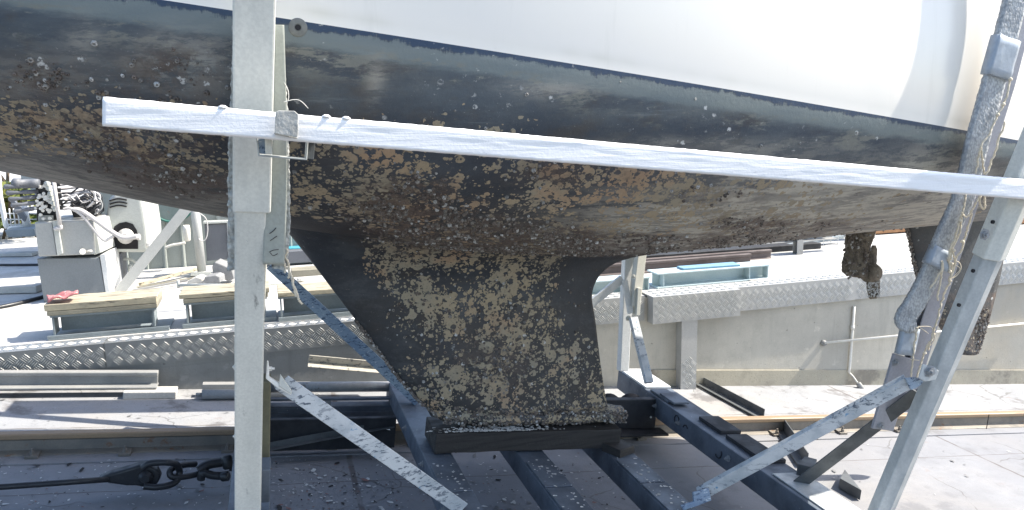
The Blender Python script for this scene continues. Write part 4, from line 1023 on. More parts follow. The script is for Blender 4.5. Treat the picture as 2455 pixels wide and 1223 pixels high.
# walls (two stretches, meeting behind the keel)
def wall(name, x0, x1, mat, label):
    r = thing(name, V(((x0+x1)/2, TW, gz((x0+x1)/2))), label, 'wall')
    bm = BM(); vb = []
    f = TW
    b = [(x0, f, gz(x0)-.02), (x1, f, gz(x1)-.02), (x1, f+.4, gz(x1)-.02), (x0, f+.4, gz(x0)-.02)]; t = [(x, y, Zq-.006) for x, y, z in b]
    hexa(bm, b, t); obj('wall_face', bm, M[mat], r)
    return r
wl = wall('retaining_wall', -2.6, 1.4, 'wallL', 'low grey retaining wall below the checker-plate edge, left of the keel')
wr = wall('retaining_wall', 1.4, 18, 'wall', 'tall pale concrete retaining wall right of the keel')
bm = BM()
h0 = .115; x0, x1 = 2.5, 18
b = [(x0, TW-.010, gz(x0)-.02), (x1, TW-.010, gz(x1)-.02), (x1, TW-.0005, gz(x1)-.02), (x0, TW-.0005, gz(x0)-.02)]
t = [(x, y, gz(x)+h0) for x, y, z in b]; hexa(bm, b, t); obj('footing', bm, M['footing'], wr, bevel=.004)
# checker plate kerb
def bars(bm, o, u, v, n, U, Vv, c=.042, nb=4, hgt=.003, mi=1):
    o, u, v, n = V(o), V(u).normalized(), V(v).normalized(), V(n).normalized()
    a = (u+v).normalized(); b = (v-u).normalized(); R = int((U+Vv)/c)+2
    for i in range(-R, R):
        for j in range(-R, R):
            ca = (i+.5)*c; cb = (j+.5)*c
            cu = (ca-cb)*.7071; cv = (ca+cb)*.7071
            if cu < c*.4 or cu > U-c*.4 or cv < c*.38 or cv > Vv-c*.38: continue
            d, e = (a, b) if (i+j) % 2 else (b, a)
            ctr = o+u*cu+v*cv
            for k in range(nb):
                q = ctr+e*((k-(nb-1)/2)*c/nb); l, w = c*.46, c/nb*.30
                p = [q-d*l-e*w*.2, q-e*w, q+d*l-e*w*.2, q+d*l+e*w*.2, q+e*w, q-d*l+e*w*.2]
                lo = [bm.verts.new(x) for x in p]; hi = [bm.verts.new(x*1.0*.0+(x-q)*.55+q+n*hgt) for x in p]
                fs = [bm.faces.new(hi)]+[bm.faces.new((lo[m], lo[(m+1) % 6], hi[(m+1) % 6], hi[m])) for m in range(6)]
                for f in fs: f.material_index = mi
def kerb(name, x0, x1, h, out, mat, label, top=.13, bx=True, zt=None, group=None, nb=4, c=.042):
    zt = zt or Zq+.012
    bm = BM(); y0 = TW-out
    prof = [(y0, zt-h), (y0, zt), (y0+top+out, zt), (y0+top+out, zt-.006), (y0+.006, zt-.006), (y0+.006, zt-h)]
    va = [bm.verts.new((x0, y, z)) for y, z in prof]; vb = [bm.verts.new((x1, y, z)) for y, z in prof]
    for i in range(6): bm.faces.new((va[i], va[(i+1) % 6], vb[(i+1) % 6], vb[i]))
    bm.faces.new(va[::-1]); bm.faces.new(vb)
    if out > .05:                                     # closed box
        for x in (x0, x1):
            bm.faces.new([bm.verts.new(p) for p in ((x, y0+.007, zt-h), (x, y0+.007, zt-.007), (x, TW, zt-.007), (x, TW, zt-h))])
    bmesh.ops.recalc_face_normals(bm, faces=bm.faces)
    bars(bm, (x0, y0, zt-h+.004), (1, 0, 0), (0, 0, 1), (0, -1, 0), x1-x0, h-.01, c, nb)
    bars(bm, (x0, y0+.01, zt), (1, 0, 0), (0, 1, 0), (0, 0, 1), x1-x0, top+out-.012, c, 3)
    return tag(obj(name, bm, [M[mat], M[mat+'bar']]), label, 'kerb plate', group)
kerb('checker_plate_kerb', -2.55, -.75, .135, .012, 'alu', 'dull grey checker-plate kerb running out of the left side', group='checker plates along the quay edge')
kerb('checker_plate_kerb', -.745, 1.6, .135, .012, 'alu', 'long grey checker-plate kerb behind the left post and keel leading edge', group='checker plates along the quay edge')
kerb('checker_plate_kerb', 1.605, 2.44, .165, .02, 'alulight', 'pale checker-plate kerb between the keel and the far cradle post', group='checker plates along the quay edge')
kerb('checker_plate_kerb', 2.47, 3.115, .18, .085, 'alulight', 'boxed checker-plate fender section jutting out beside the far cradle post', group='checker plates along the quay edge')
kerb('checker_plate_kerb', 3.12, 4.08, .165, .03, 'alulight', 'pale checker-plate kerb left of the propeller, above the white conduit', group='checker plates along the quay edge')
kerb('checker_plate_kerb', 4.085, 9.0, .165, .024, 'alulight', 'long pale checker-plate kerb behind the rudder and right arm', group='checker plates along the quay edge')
# vertical fender post
bm = BM(); x0, x1 = 2.685, 2.80
za, zb = gz(2.74)-.005, Zq-.17
box(bm, (x0, TW-.075, za), (x1, TW-.002, zb)); bars(bm, (x0, TW-.075, za), (1, 0, 0), (0, 0, 1), (0, -1, 0), x1-x0, (zb-za)*.52, .042, 4)
tag(obj('fender_post', bm, [M['alulight'], M['alulightbar']]), 'upright checker-plate fender post against the concrete wall', 'fender')
# conduit, float, pipe
cd = thing('wall_conduit', P(2036, 891, TW-.01), 'white conduit running down the wall to a grey float', 'conduit')
bm = BM(); c = [P(2048, 735, TW-.012), P(2043, 800, TW-.012), P(2037, 880, TW-.012), P(2035, 893, TW-.015)]
tube(bm, c, .010, 10); lathe(bm, P(2043.5, 790, TW-.012), (0, 0, 1), [(0, .014), (.03, .014)], 12); obj('pipe', bm, M['pvc'], cd)
bm = BM(); tube(bm, spline([P(2035, 893, TW-.015), P(2043, 900, TW-.03), P(2052, 912, TW-.05), P(2058, 921, TW-.06)], 6), .006, 8); obj('cable', bm, M['pvc'], cd)
bm = BM(); a = P(2057, 918, TW-.07); b = P(2068, 936, TW-.08); lathe(bm, a, b-a, [(0, .008), (.006, .018), (.05, .022), (.058, .016)], 12); obj('float', bm, M['stock'], cd)
pp2 = thing('wall_pipe', P(1975, 822, TW), 'thin white pipe standing off the concrete wall, running right from a round flange', 'pipe')
bm = BM(); a = P(1977, 822, TW-.03); b = P(2470, 774, TW-.03); tube(bm, [a, b], .008, 10); obj('pipe', bm, M['pvc'], pp2)
bm = BM(); lathe(bm, P(1973, 822, TW), -SY, [(0, .022), (.012, .022), (.03, .012)], 14); obj('flange', bm, M['stock'], pp2)
# rails on the slip
def rail(name, s0, s1, t, h, label, mat='rail', group=None, n0=0.0):
    r = thing(name, S((s0+s1)/2, t, n0), label, 'rail', group)
    bm = BM(); pr = railp(h, h*.95, h*.52); sweep(bm, [(x, y) for x, y in pr], S(s0, t, n0), S(s1, t, n0), SN, n=10)
    for f in bm.faces:
        f.material_index = 1 if f.normal.dot(SN) > .8 else 0
    bm.normal_update()
    for f in bm.faces: f.material_index = 1 if f.calc_center_median().dot(SN) > n0+h*.85 else 0
    o = obj('rail_section', bm, [M[mat], M['railtop'] if mat == 'rail' else M[mat]], r, bevel=.003)
    return r
r1 = rail('slip_rail', -3.0, 9.0, 3.72, .095, 'rusty slipway rail running the whole width beyond the cradle')
for i in range(16):
    s = -2.6+i*.42+random.uniform(-.04, .04)
    bm = BM(); sweep(bm, rect(.05, .012), S(s, 3.64, .012), S(s, 3.70, .018), SN); bolt(bm, S(s, 3.655, .018), SN, .010, .018); obj('rail_clip', bm, M['rail'], r1, bevel=.002)
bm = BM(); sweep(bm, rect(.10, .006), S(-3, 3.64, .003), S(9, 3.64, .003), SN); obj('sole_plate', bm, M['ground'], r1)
bm = BM(); sweep(bm, rect(.004, .10), S(4.40, 3.668, .05), S(4.403, 3.668, .05), SN); obj('joint', bm, M['hole'], r1)
rail('slip_rail', -3.0, 9.0, 2.28, .095, 'slipway rail on the near side, mostly hidden below the frame')
# spare rail on blocks in front of the left wall
rail('spare_rail', -2.6, -.50, 4.50, .088, 'grey spare rail length lying on blocks before the left wall', 'stock', n0=.045)
bm = BM(); sweep(bm, rect(.10, .04), S(-.66, 4.47, .021), S(-.40, 4.47, .021), SN); tag(obj('packing_block', bm, M['blocklight'], bevel=.005), 'pale block under the right end of the spare rail', 'block')
bm = BM(); sweep(bm, rect(.10, .04), S(-2.4, 4.49, .021), S(-2.2, 4.49, .021), SN); tag(obj('packing_block', bm, M['blocklight'], bevel=.005), 'pale block under the hidden left end of the spare rail', 'block')
bm = BM(); tube(bm, [S(-.27, 4.41, .028), S(.30, 4.41, .028)], .027, 14); tube(bm, [S(-.30, 4.41, .028), S(-.27, 4.41, .028)], .010, 10); sweep(bm, rect(.05, .03), S(-.27, 4.46, .06), S(.30, 4.46, .06), SN)
tag(obj('steel_roller', bm, M['stock']), 'dirty grey steel roller lying on the slip left of the post', 'roller')
bm = BM(); sweep(bm, ang(.05, .05, .006), P(738, 866, 4.46), P(915, 882, 4.46), V((0, -.5, 1)))
tag(obj('steel_angle', bm, M['flaky'], bevel=.002), 'flaking cream steel angle leaning before the wall, behind the splashed brace', 'steel angle')
bm = BM(); sweep(bm, ang(.06, .05, .006), G(1668, 912, .012)+SN*.0, G(1832, 1000, .012), SN); tag(obj('steel_angle', bm, M['darkangle'], bevel=.002), 'dark steel angle lying on the slip between wall and rail', 'steel angle')
bm = BM(); sweep(bm, ang(.05, .07, .006), G(1872, 1024, .012), G(1935, 1118, .012), SN); tag(obj('steel_angle', bm, M['darkangle'], bevel=.002), 'short dark steel angle on the near side of the rail behind the brace', 'steel angle')
# offcuts on the sunny slip
bm = BM(); prism(bm, [G(2010, 1170, .004), G(2022, 1148, .004), G(2062, 1200, .004)], SN*.05); tag(obj('steel_offcut', bm, M['darkangle'], bevel=.002), 'triangular steel offcut on the slip at the foot of the right post', 'offcut')
# wire rope, socket, shackles
wr_ = thing('winch_rope', G(360, 1150, 0), 'black greasy winch rope with wedge socket and shackles on the shaded slip', 'rope')
bm = BM(); tube(bm, [G(-160, 1180, .08), G(0, 1168, .08), G(140, 1158, .08), G(262, 1149, .08)], .0115, 10); obj('wire_rope', bm, M['wire'], wr_)
def plat(pl, n, th, mat, name, par, bev=.006):
    bm = BM(); prism(bm, [P(x, y, 3.235) for x, y in pl], V((0, th, 0))); return obj(name, bm, M[mat], par, bevel=bev, seg=3)
sock = plat([(232, 1150), (262, 1137), (312, 1123), (330, 1117), (356, 1116), (376, 1126), (386, 1145), (376, 1163), (352, 1171), (326, 1166), (303, 1166), (250, 1158)], .08, .05, 'wire', 'socket', wr_, .010)
bm = BM(); lathe(bm, P(349, 1144, 3.235), -SY, [(0, .028), (.012, .027), (.016, .018), (.024, .016)], 18); obj('pin', bm, M['wire'], sock)
def link(pts, r, t, name, par):
    bm = BM(); p = spline([P(x, y, tt) for x, y, tt in pts], 10); tube(bm, p, r, 10); return obj(name, bm, M['wire'], par)
link([(342, 1122, 3.21), (360, 1111, 3.21), (400, 1109, 3.22), (422, 1113, 3.24), (430, 1128, 3.26), (428, 1145, 3.25), (415, 1160, 3.22), (380, 1168, 3.2), (345, 1166, 3.2)], .013, 0, 'shackle', wr_)
link([(470, 1113, 3.33), (440, 1115, 3.3), (416, 1122, 3.27), (407, 1131, 3.25), (412, 1143, 3.24), (435, 1144, 3.25), (470, 1138, 3.28), (500, 1130, 3.3)], .0125, 0, 'shackle', wr_)
link([(476, 1128, 3.27), (490, 1118, 3.28), (505, 1112, 3.29), (530, 1108, 3.3), (546, 1103, 3.3)], .02, 0, 'shackle', wr_)
link([(482, 1150, 3.26), (486, 1134, 3.26), (510, 1140, 3.26), (545, 1142, 3.26)], .016, 0, 'shackle', wr_)
bm = BM(); lathe(bm, P(542, 1092, 3.3), V((.1, -.3, -1)), [(0, .016), (.008, .022), (.05, .02), (.056, .014)], 14); lathe(bm, P(530, 1143, 3.24), V((1, -.3, .1)), [(0, .016), (.006, .02), (.03, .02), (.034, .012)], 14); obj('shackle_pin', bm, M['wire'], wr_)
link([(552, 1118, 3.31), (580, 1120, 3.3), (620, 1122, 3.28)], .02, 0, 'shackle', wr_)
# paint flakes and leaves scattered on the slip
def flakes():
    groups = {}
    cols = {'pale_flake': (.62, .62, .60), 'grey_flake': (.2, .2, .2), 'red_flake': (.27, .15, .13), 'dark_flake': (.035, .033, .032)}
    for k, c in cols.items(): M[k] = weathered(k, c, None, None, sc=30, rough=.9)
    bm = BM(); mats = list(cols)
    for i in range(1900):
        u = random.random()
        if u < .66: px, py = random.uniform(-40, 1500), random.uniform(1085, 1260)
        elif u < .75: px, py = random.gauss(760+200*random.random(), 120), random.gauss(1170, 30)
        elif u < .80: px, py = random.uniform(1400, 2455), random.uniform(1040, 1260)
        else: px, py = random.uniform(0, 2455), random.uniform(935, 1040)
        c = G(px, py, .002+random.random()*.003)
        if noise.noise(c*3.5) < -.15 and random.random() < .7: continue
        r = random.uniform(.002, .006) if random.random() < .86 else random.uniform(.007, .014)
        a = random.random()*6; K = random.choice((4, 5, 6)); tilt = random.uniform(-.5, .5)
        vs = []
        for k in range(K):
            q = a+2*PI*k/K; rr = r*random.uniform(.55, 1.2)
            x, y = math.cos(q)*rr*1.5, math.sin(q)*rr*.8
            vs.append(bm.verts.new(c+SX*(x*math.cos(a)-y*math.sin(a))+SY*(x*math.sin(a)+y*math.cos(a))+SN*(r*.5*abs(tilt)+x*tilt*.5)))
        f = bm.faces.new(vs); w = random.random()
        f.material_index = 0 if w < .42 else 1 if w < .68 else 2 if w < .78 else 3
        if py < 1035 or px > 1700: f.material_index = 1 if w < .7 else 0
    tag(obj('debris', bm, [M[m] for m in mats]), 'paint flakes, shell and leaf litter scattered over the slip', kind='stuff')
flakes()
# paint drips on beams
bm = BM()
for i in range(260):
    s0 = random.choice((.71, 1.10, 1.49)); s = s0+random.uniform(-.05, .05); t = random.uniform(2.05, 2.85); r = random.uniform(.0015, .006)
    c = S(s, t, .2635); vs = [bm.verts.new(c+SX*math.cos(k*2*PI/5)*r*random.uniform(.5, 1.6)+SY*math.sin(k*2*PI/5)*r) for k in range(5)]; bm.faces.new(vs)
tag(obj('shell_scrapings', bm, M['thread']), kind='stuff', label='pale specks of shell on the three cross beams')

# ------------------------------------------------------------------ left quay: I-beam blocks, machine, shed
def iblock(px0, py0, px1, py1, h, dep, label, slabs, wide):
    a, b = Z(px0, py0, Zq), Z(px1, py1, Zq); y = (a.y+b.y)/2; a.y = b.y = y
    r = thing('steel_support', V(((a.x+b.x)/2, y+dep/2, Zq)), label, 'steel support', 'steel supports with timber caps on the quay')
    up = V((0, 0, 1)); o = V((0, dep/2, 0))
    bm = BM(); x0, x1 = a.x, b.x
    box(bm, (x0, y, Zq+.001), (x1, y+dep, Zq+.012)); box(bm, (x0-.0, y, Zq+.0122), (x1, y+.006, Zq+.028)); obj('base_plate', bm, M['ibeam'], r, bevel=.002)
    i0, i1 = x0+.05*wide, x1-.12*wide
    bm = BM(); box(bm, (i0+.02, y+dep*.42, Zq+.0282), (i1, y+dep*.42+.01, Zq+h)); obj('web', bm, M['ibeam'], r)
    for x in (i0, i1-.01):
        bm = BM(); box(bm, (x, y+.01, Zq+.0284), (x+.01, y+dep*.41, Zq+h)); obj('stiffener', bm, M['ibeam'], r, bevel=.001)
    bm = BM(); box(bm, (i0-.01, y+.012, Zq+h+.0005), (i1+.012, y+dep, Zq+h+.012)); obj('top_flange', bm, M['ibeam'], r, bevel=.002)
    z = Zq+h+.0125
    for k, (th, mat, dx0, dx1) in enumerate(slabs):
        bm = BM(); sweep(bm, rect(dep*.96, th), V((i0+dx0, y+dep*.5, z+th/2)), V((i1+dx1, y+dep*.5, z+th/2)), (0, 0, 1), n=10)
        for v in bm.verts: v.co += noise.noise_vector(v.co*25)*.002
        obj('timber_cap', bm, M[mat], r, bevel=.004); z += th+.001
iblock(110, 822, 408, 789, .125, .26, 'steel support with two-layer timber cap, at the left under the red rag', [(.026, 'timberg', -.02, .02), (.038, 'timber', -.03, .02)], .6)
iblock(438, 789, 664, 770, .135, .26, 'steel support with split timber cap, half hidden by the left post', [(.026, 'timberg', -.01, .02), (.026, 'timber', -.03, .03)], .5)
iblock(668, 773, 905, 752, .135, .26, 'steel support with a single timber cap, behind the keel leading edge', [(.028, 'timber', -.01, .03)], .3)
bm = BM()                                             # red rag on the first timber
n0 = Z(115, 713, Zq+.2); c = P(150, 702, 4.86)
for i in range(13):
    pass
gridv = []
for i in range(16):
    row = []
    for j in range(8):
        u, w = i/15, j/7
        x, y = 112+74*u, 716-12*u-3*w
        p = P(x, y-6, 4.80+.13*w)
        p.z = Zq+.125+.08+.012+.018*abs(math.sin(u*5+w*2))+.014*noise.noise(V((u*5, w*4, 2)))+(.02*u)
        row.append(bm.verts.new(p))
    gridv.append(row)
for a, b in zip(gridv, gridv[1:]):
    for j in range(7): f = bm.faces.new((a[j], b[j], b[j+1], a[j+1])); f.smooth = True
o = tag(obj('rag', bm, M['red']), 'crumpled faded red rag on the left timber cap', 'rag'); sm = o.modifiers.new('solid', 'SOLIDIFY'); sm.thickness = .006
# hydraulic unit
hy = thing('hydraulic_unit', Z(180, 730, Zq), 'grey hydraulic winch unit with valve bank and hoses on a steel pedestal', 'winch unit')
ty = 5.90
def quad(pl, t): return [P(x, y, t) for x, y in pl]
bm = BM(); f_ = quad([(108, 745), (256, 720), (238, 618), (88, 620)], ty); prism(bm, f_, V((.03, .42, 0))); obj('pedestal', bm, M['pedestal'], hy, bevel=.006)
bm = BM(); prism(bm, quad([(256, 721), (266, 719), (252, 608), (239, 612)], ty-.004), V((.03, .42, 0))); obj('sunlit_side', bm, M['whitesteel'], hy, bevel=.003)  # sunlit side face of the pedestal, its brightness put in as white paint
bm = BM(); prism(bm, quad([(92, 616), (226, 610), (222, 528), (82, 533)], ty-.03), V((.03, .40, 0))); tk = obj('tank', bm, M['machine'], hy, bevel=.008)
bm = BM(); prism(bm, quad([(225, 612), (242, 606), (226, 530), (196, 528)], ty+.0), V((.05, .36, 0))); obj('tank_side', bm, M['cover'], hy, bevel=.006)  # right face in paler paint, standing in for sunlight on it
bm = BM(); prism(bm, quad([(95, 613), (136, 612), (124, 533), (84, 536)], ty-.045), V((0, .014, 0))); obj('door', bm, M['machine'], tk, bevel=.003)
bm = BM(); prism(bm, quad([(137, 614), (150, 608), (138, 530), (125, 531)], ty-.055), V((0, .024, 0))); obj('frame_strip', bm, M['cover'], tk, bevel=.003)
bm = BM(); lathe(bm, P(196, 602, ty-.03), V((.4, -1, 0)), [(0, .014), (.02, .014), (.021, .020), (.032, .020)], 10); lathe(bm, P(206, 602, ty-.03), V((1, -.3, 0)), [(0, .008), (.04, .008)], 8); obj('drain_tap', bm, M['pvc'], tk)
bm = BM(); tube(bm, [P(127, 424, ty-.06), P(135, 480, ty-.06), P(144, 543, ty-.06)], .0125, 12); tube(bm, spline([P(144, 540, ty-.06), P(145, 547, ty-.06), P(137, 548, ty-.06), P(132, 548, ty-.05)], 5), .0135, 10); obj('stand_pipe', bm, M['hose'], hy)
bm = BM(); box(bm, (0, 0, 0), (1, 1, 1), lambda x, y, z: P(92+36*x, 530-14*z, ty+.02+.15*y)); obj('filter_box', bm, M['machine'], hy, bevel=.004)
# valve bank with levers
vb = []
bm = BM()
box(bm, (0, 0, 0), (1, 1, 1), lambda x, y, z: P(88+50*x, 530-100*z, ty+.06+.16*y))
for k in range(5): box(bm, (0, 0, 0), (1, 1, 1), lambda x, y, z: P(84+60*x+k*2, 437+k*14+10*z, ty+.0+.1*y))
lumps(bm, .004, 40); vbk = obj('valve_bank', bm, M['wire'], hy)
for k in range(5):
    bm = BM(); y = 444+13*k
    a, b = P(92, y+2, ty+.0), P(8+6*k, y+4+k*2, ty-.06)
    lathe(bm, a, b-a, [(0, .012), ((b-a).length*.35, .016), ((b-a).length*.6, .010), ((b-a).length*.95, .017), ((b-a).length, .008)], 10); obj('lever', bm, M['panel'], vbk)
bm = BM()
for k in range(44):
    x, y = random.uniform(88, 132), random.uniform(440, 526); lathe(bm, P(x, y, ty-.005), V((random.uniform(-.4, .4), -1, random.uniform(-.3, .3))), [(0, .008), (.012, .008), (.0121, .011), (.02, .011)], 6, False)
obj('fitting', bm, M['pvc'], vbk)
bm = BM()
for k in range(6):
    x, y = 110+4*k, 440+12*k; lathe(bm, P(x, y, ty-.012), V((.8, -1, 0)), [(0, .014), (.02, .014), (.0201, .018), (.035, .016)], 8, False)
obj('fitting', bm, M['cover'], vbk)
hp = []
random.seed(21)
for k in range(7):
    y = 440+9*k
    hp.append(([(128+2*k, y+6), (170, y+2+random.uniform(-2, 2)), (205+3*k, y-3+random.uniform(-2, 4)), (238-k, y+4+5*k*.5)], random.uniform(.006, .009), 'hose'))
for k in range(16):
    x, y = random.uniform(140, 190), random.uniform(462, 505); hp.append(([(x, y), (x+20, y-10+random.uniform(-14, 14)), (x+40+random.uniform(-10, 10), y+random.uniform(-20, 8)), (min(240, x+60), min(508, y+random.uniform(-14, 22)))], random.uniform(.004, .0075), random.choice(('hose', 'wire', 'wire', 'hose', 'panel'))))
for k in range(10):
    x, y = random.uniform(186, 236), random.uniform(450, 490); hp.append(([(x, y), (x+8, y+8), (x+6+random.uniform(-8, 8), y+25), (x+random.uniform(-12, 6), y+40)], random.uniform(.004, .007), random.choice(('hose', 'wire', 'machine'))))
hp.append(([(102, 396), (104, 416), (112, 440), (118, 462)], .008, 'hose'))
for pts, r, mt in hp:
    d = ty+random.uniform(.0, .16)
    bm = BM(); tube(bm, spline([P(x, y, d) for x, y in pts], 8), r, 8); obj('hose', bm, M[mt], hy)
bm = BM(); tube(bm, spline([P(x, y, ty-.03) for x, y in ((176, 502), (196, 506), (232, 530), (262, 552), (290, 568), (308, 570), (328, 566))], 8), .016, 12); obj('hose', bm, M['hose'], hy)
bm = BM(); tube(bm, spline([P(x, y, ty-.035) for x, y in ((152, 502), (170, 500), (196, 516), (218, 542), (238, 566), (252, 577), (262, 572), (272, 567))], 8), .010, 10); obj('hose', bm, M['hose'], hy)
bm = BM(); prism(bm, quad([(168, 500), (178, 478), (210, 462), (232, 474), (238, 512), (220, 528), (176, 524)], ty+.18), V((0, .2, 0))); obj('reservoir', bm, M['wire'], hy, bevel=.01)
# motor with rounded cover
mo = thing('winch_motor', P(305, 700, 6.3), 'rounded pale grey motor cover with three curved vents and a dark mouth', 'motor')
bm = BM(); cov = [(254, 606), (252, 560), (254, 510), (258, 480), (272, 464), (296, 459), (326, 461), (340, 468), (347, 500), (354, 545), (360, 606)]
prism(bm, quad(cov, 6.2), V((.05, .38, 0))); cv = obj('cover', bm, M['cover'], mo, bevel=.03, seg=4)
bm = BM(); arch = [(269, 597), (269, 560), (274, 543), (286, 535), (302, 532), (318, 537), (328, 552), (331, 570), (331, 597)]
prism(bm, quad(arch, 6.194), V((0, .004, 0))); obj('mouth', bm, M['hole'], cv)
bm = BM(); lathe(bm, P(302, 566, 6.193), -SY, [(0, .055), (.02, .055), (.021, .04), (.05, .03), (.052, .02)], 18); lathe(bm, P(318, 570, 6.16), V((1, -.2, .1)), [(0, .015), (.03, .015), (.0301, .022), (.05, .022)], 10); obj('coupling', bm, M['hose'], mo)
for k, (y, x0, x1) in enumerate(((478, 262, 304), (486, 263, 305), (494, 263, 304))):
    bm = BM(); pts = spline([P(x0, y+3.5, 6.196), P((x0+x1)/2, y-1.5, 6.196), P(x1, y+1.5, 6.196)], 8); tube(bm, pts, .0055, 6); obj('vent', bm, M['hole'], cv)
bm = BM(); prism(bm, quad([(254, 715), (254, 606), (292, 606), (296, 715)], 6.24), V((0, .2, 0))); obj('pedestal', bm, M['panel'], mo, bevel=.006)
bm = BM(); lathe(bm, P(352, 588, 6.18), V((.7, -.7, 0)), [(0, .012), (.02, .012), (.0201, .022), (.04, .022)], 10); obj('valve', bm, M['pvc'], mo)
bm = BM()
for k in range(4): lathe(bm, P(310, 644+k*5, 6.3), V((1, -.2, 0)), [(0, .03), (.012, .034), (.024, .03)], 14)
tube(bm, spline([P(x, y, 6.3) for x, y in ((290, 622), (312, 622), (328, 634), (320, 650))], 6), .01, 8)
obj('spring_coil', bm, M['cover'], mo)
# brace, pole, panel, dish
bm = BM(); sweep(bm, chan(.07, .04, .006), P(452, 494, 6.1), P(283, 703, 6.02), V((0, -1, 0)))
tag(obj('diagonal_strut', bm, M['machine'], bevel=.003), 'grey channel strut leaning diagonally before the shed', 'strut')
pl_ = thing('steel_pole', P(485, 652, 6.55), 'upright grey tubular pole with square foot before the shed', 'pole')
bm = BM(); tube(bm, [P(464, 470, 6.55), P(484, 650, 6.55)], .034, 16); obj('tube', bm, M['machine'], pl_)
bm = BM(); box(bm, (0, 0, 0), (1, 1, 1), lambda x, y, z: P(455+48*x+4*z, 662-10*z, 6.46+.2*y)); obj('foot', bm, M['cover'], pl_, bevel=.003)
bm = BM(); tube(bm, spline([P(x, y, 6.5) for x, y in ((480, 512), (494, 525), (498, 550), (494, 572), (484, 578), (476, 572))], 6), .004, 6); obj('cable', bm, M['hose'], pl_)
pn = thing('slate_panel', P(520, 630, 6.6), 'dark slate panel with pale top rail standing right of the pole', 'panel')
bm = BM(); prism(bm, quad([(496, 626), (548, 622), (544, 536), (490, 538)], 6.6), V((0, .05, 0))); obj('board', bm, M['panel'], pn, bevel=.004)
bm = BM(); prism(bm, quad([(487, 537), (546, 535), (546, 530), (487, 532)], 6.58), V((0, .09, 0))); prism(bm, quad([(545, 535), (550, 622), (555, 622), (549, 535)], 6.58), V((0, .02, 0))); obj('rail', bm, M['cover'], pn, bevel=.002)
sh = thing('machinery_shed', V((.0, 7.1, Zq)), 'grey-green corrugated shed behind the winch machinery', 'shed')
bm = BM(); x0, x1 = -1.17, 1.3; N = 240; va = []
for i in range(N+1):
    x = x0+(x1-x0)*i/N; ph = (x*7) % 1.0
    y = 7.0-(.022 if ph < .12 else .022*max(0, 1-(ph-.12)/.05) if ph < .17 else .022*max(0, (ph-.95)/.05) if ph > .95 else 0)
    va.append((bm.verts.new((x, y, Zq)), bm.verts.new((x, y, Zq+1.25))))
for a, b in zip(va, va[1:]): bm.faces.new((a[0], b[0], b[1], a[1]))
obj('cladding', bm, M['shed'], sh)
bm = BM(); box(bm, (x0, 7.03, Zq+.001), (x1, 8.6, Zq+1.245)); obj('body', bm, M['shed'], sh)
bm = BM(); box(bm, (x0-.06, 6.9, Zq+1.2515), (x1+.06, 8.7, Zq+1.28)); obj('roof', bm, M['shed'], sh)
ds = thing('gauge_dish', P(410, 486, 6.75), 'large round grey-green dish with dark green rim against the shed', 'dish')
bm = BM(); lathe(bm, P(411, 482, 6.93), -SY, [(0, .12), (.02, .16), (.05, .168), (.055, .165)], 32); obj('bowl', bm, M['dish'], ds)
bm = BM(); c = P(411, 482, 6.87); tube(bm, [c+V((math.cos(a)*.168, 0, math.sin(a)*.168)) for a in [2*PI*k/40 for k in range(41)]], .010, 8); obj('rim', bm, M['green'], ds)
bm = BM(); tube(bm, spline([P(x, y, 6.8) for x, y in ((396, 594), (412, 588), (430, 585), (444, 582))], 6), .011, 8); lathe(bm, P(446, 540, 6.85), (0, 0, -1), [(0, .025), (.03, .03), (.12, .026), (.13, .02)], 12)
tag(obj('pipe_fitting', bm, M['pvc']), 'cream pipe and valve mounted on the shed wall behind the strut', 'pipe fitting')
# blocks and bars on the deck left
for pl, t, dep, mat, lab in (([(515, 628), (555, 645), (562, 668), (548, 676), (510, 656), (508, 640)], 6.05, .16, 'block', 'dark grey concrete block tipped against the left post'),
                             ([(488, 680), (528, 678), (526, 664), (516, 660), (490, 664)], 5.9, .12, 'block', 'small rough grey block before the pole foot'),
                             ([(446, 681), (486, 679), (484, 668), (470, 664), (452, 672)], 5.95, .12, 'blocklight', 'white concrete block left of the small grey block')):
    bm = BM(); prism(bm, quad(pl, t), V((.03, dep, .0))); tag(obj('concrete_block', bm, M[mat], bevel=.006), lab, 'block', 'loose blocks by the pole')
for (x0, y0, x1, y1, t0, t1, w, mat, lab) in ((335, 682, 470, 646, 5.9, 6.3, .03, 'timber', 'long thin batten lying before the shed, highest of the loose bars'),
                                              (330, 690, 480, 664, 5.8, 6.2, .02, 'timberg', 'grey batten lying in the middle of the loose bars'),
                                              (318, 696, 450, 672, 5.7, 6.1, .02, 'stock', 'thin steel bar lying lowest among the loose bars')):
    bm = BM(); a, b = Z(x0, y0, Zq+.02), Z(x1, y1, Zq+.05); sweep(bm, rect(w, w*.7), a, b); tag(obj('loose_bar', bm, M[mat], bevel=.002), lab, 'bar', 'loose bars on the quay')
bm = BM(); tube(bm, [P(428, 684, 5.3), P(566, 684, 5.3), P(680, 680, 5.3)], .010, 10); tube(bm, [P(428, 690, 5.3), P(427, 672, 5.3)], .009, 8); tag(obj('white_pipe', bm, M['cover']), 'thin white pipe lying behind the middle steel support', 'pipe')
